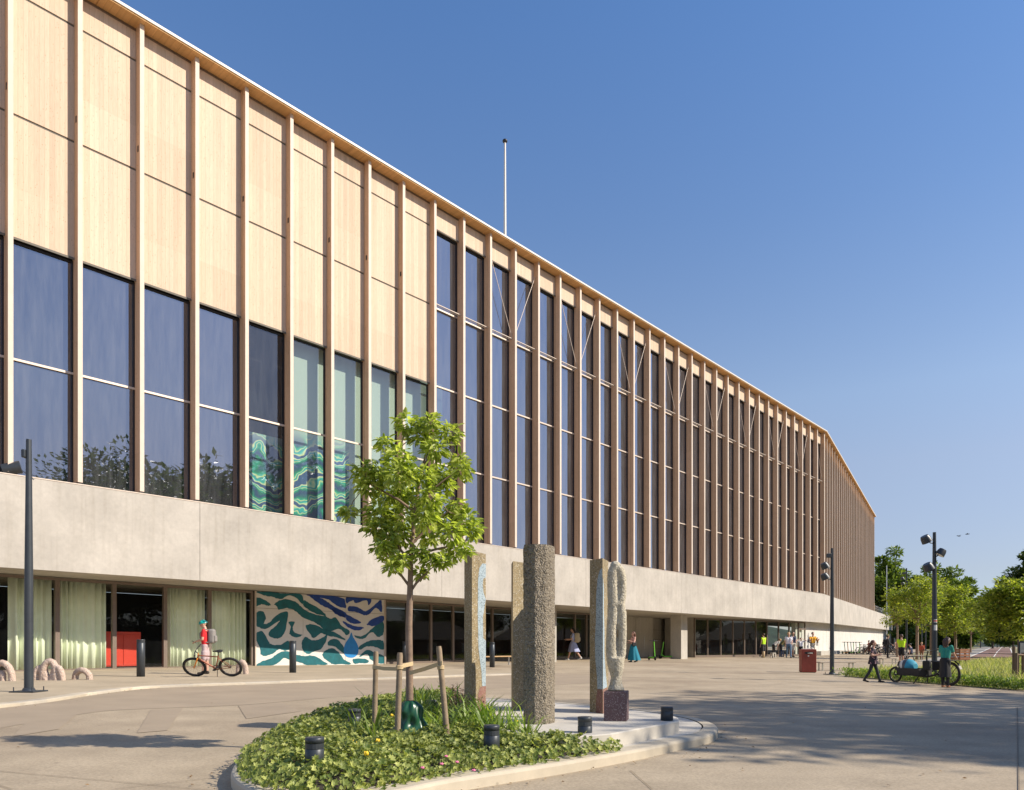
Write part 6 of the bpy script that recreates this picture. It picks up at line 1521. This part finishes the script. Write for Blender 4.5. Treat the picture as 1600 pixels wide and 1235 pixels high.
def scooter(label, loc, rz, col, group, dark=None):
    t = thing('electric_scooter', label, 'scooter', loc, rz, group); d_ = dark or M['frame_dark']
    for x in (-.50, .48):
        mb = MB(); mb.torus((0,0,0), .085, .032, 'y', 20, 7); mb.tube([(0,-.03,0),(0,.03,0)], .06, 10); w_ = mb.build('wheel', M['rubber'], t); w_.location = (x,0,.115)
    mb = MB(); mb.rbox((-.06,0,.15), (.66,.19,.07), .02); mb.tube([(.26,0,.16),(.40,0,.26)], .035, 8); mb.build('deck', col, t)
    mb = MB(); mb.tube([(.40,0,.26),(.47,0,.13)], .028, 8); mb.tube([(.41,0,.22),(.27,0,1.08)], .030, 8); mb.build('stem', col, t)
    mb = MB(); mb.tube([(.25,-.26,1.12),(.27,0,1.10),(.25,.26,1.12)], .018, 6); mb.rbox((.28,0,1.10), (.08,.10,.08), .02); mb.build('handlebar', d_, t)
    mb = MB()
    for i in range(5):
        a0, a1 = .5+i*.4, .9+i*.4; mb.add([(-.5+.14*math.cos(a0),-.05,.115+.14*math.sin(a0)),(-.5+.14*math.cos(a1),-.05,.115+.14*math.sin(a1)),(-.5+.14*math.cos(a1),.05,.115+.14*math.sin(a1)),(-.5+.14*math.cos(a0),.05,.115+.14*math.sin(a0))], [(0,1,2,3)])
    mb.build('mudguard', d_, t)
    mb = MB(); mb.tube([(-.05,.08,.13),(-.1,.2,.01)], .01, 5); mb.build('kickstand', d_, t); t.scale = (1.22,)*3; return t
M['sc_green'] = plain('scooter_green', (.16,.56,.04), .4); M['sc_teal'] = plain('scooter_teal', (.02,.26,.20), .4); M['sc_white'] = plain('scooter_white', (.7,.7,.68), .4); M['sc_orange'] = plain('scooter_orange', (.72,.36,.10), .4)
g2 = 'electric scooters parked by the entrance'
scooter('bright green scooter by the entrance seen front on', GP(1019, 1032), R(-80), M['sc_green'], g2)
scooter('bright green scooter by the entrance seen from the side', GP(1044, 1029.7), R(176), M['sc_green'], g2)
g3 = 'electric scooters parked in a row along the pale wall'
for i, (x, y, c, lab) in enumerate(((1316,1021.8,'sc_teal','teal scooter at the left end of the parked row'),(1321.5,1022,'sc_orange','orange scooter second in the parked row'),(1327,1022,'sc_teal','teal scooter in the middle of the parked row'),(1331.5,1022.2,'sc_green','green scooter in the middle of the parked row'),(1336,1022.2,'sc_white','white scooter in the parked row before the bicycles'),(1342,1022,'sc_green','green scooter at the right end, next to the bicycles'))):
    scooter(lab, GP(x, y), R(-75-i*6), M[c], g3)
g4 = 'bicycles parked along the pale wall'
bp = bicycle('dark bicycle parked next to the last scooter', GP(1348, 1021.6), R(-60), M['bike_grey'], M['bike_grey'], .06, .34, g4)
blabs = ['blue framed bicycle parked behind the woman with blowing hair','dark bicycle with a basket parked along the pale wall','dark bicycle parked left of the person on the bench','rust framed bicycle parked behind the person on the bench','dark bicycle parked right of the person on the bench','blue bicycle parked under the low young tree','dark bicycle parked before the lime shirted cyclist']
for i, lab in enumerate(blabs):
    x = 1354+i*7.2; y = 1021.6-.25*i; col = M['bike_blue'] if 'blue' in lab else (M['bike_rust'] if 'rust' in lab else M['bike_grey'])
    if 'basket' in lab or col is not M['bike_grey']: bicycle(lab, GP(x, y), R(-50-17*(i%3)), col, col, .05, .34, g4, 'basket' in lab)
    else:
        c = copy_tree(bp); c.location = GP(x, y); c.rotation_euler = (.06, 0, R(-70+13*(i%4))); c['label'] = lab
for i, lab in enumerate(('dark bicycle at the left front of the bicycle cluster','rust framed bicycle in the front row behind the orange red person','dark bicycle in the front row left of the bench','blue bicycle in the front row right of the bench','dark bicycle with a basket in the front row','dark bicycle at the right front of the bicycle cluster')):
    x = 1349+i*8.6; y = 1023.2; col = M['bike_blue'] if 'blue' in lab else (M['bike_rust'] if 'rust' in lab else M['bike_grey'])
    c = bicycle(lab, GP(x, y), R(-120+23*(i%4)), col, col, -.05, .35, g4, 'basket' in lab)
for o in list(COL.objects):
    if o.get('group') == g4: o.scale = (1.15,)*3
bicycle('bicycle held by the lime shirted cyclist', GP(1414, 1035.5), R(50), M['bike_grey'], M['steel'], 0, .34)
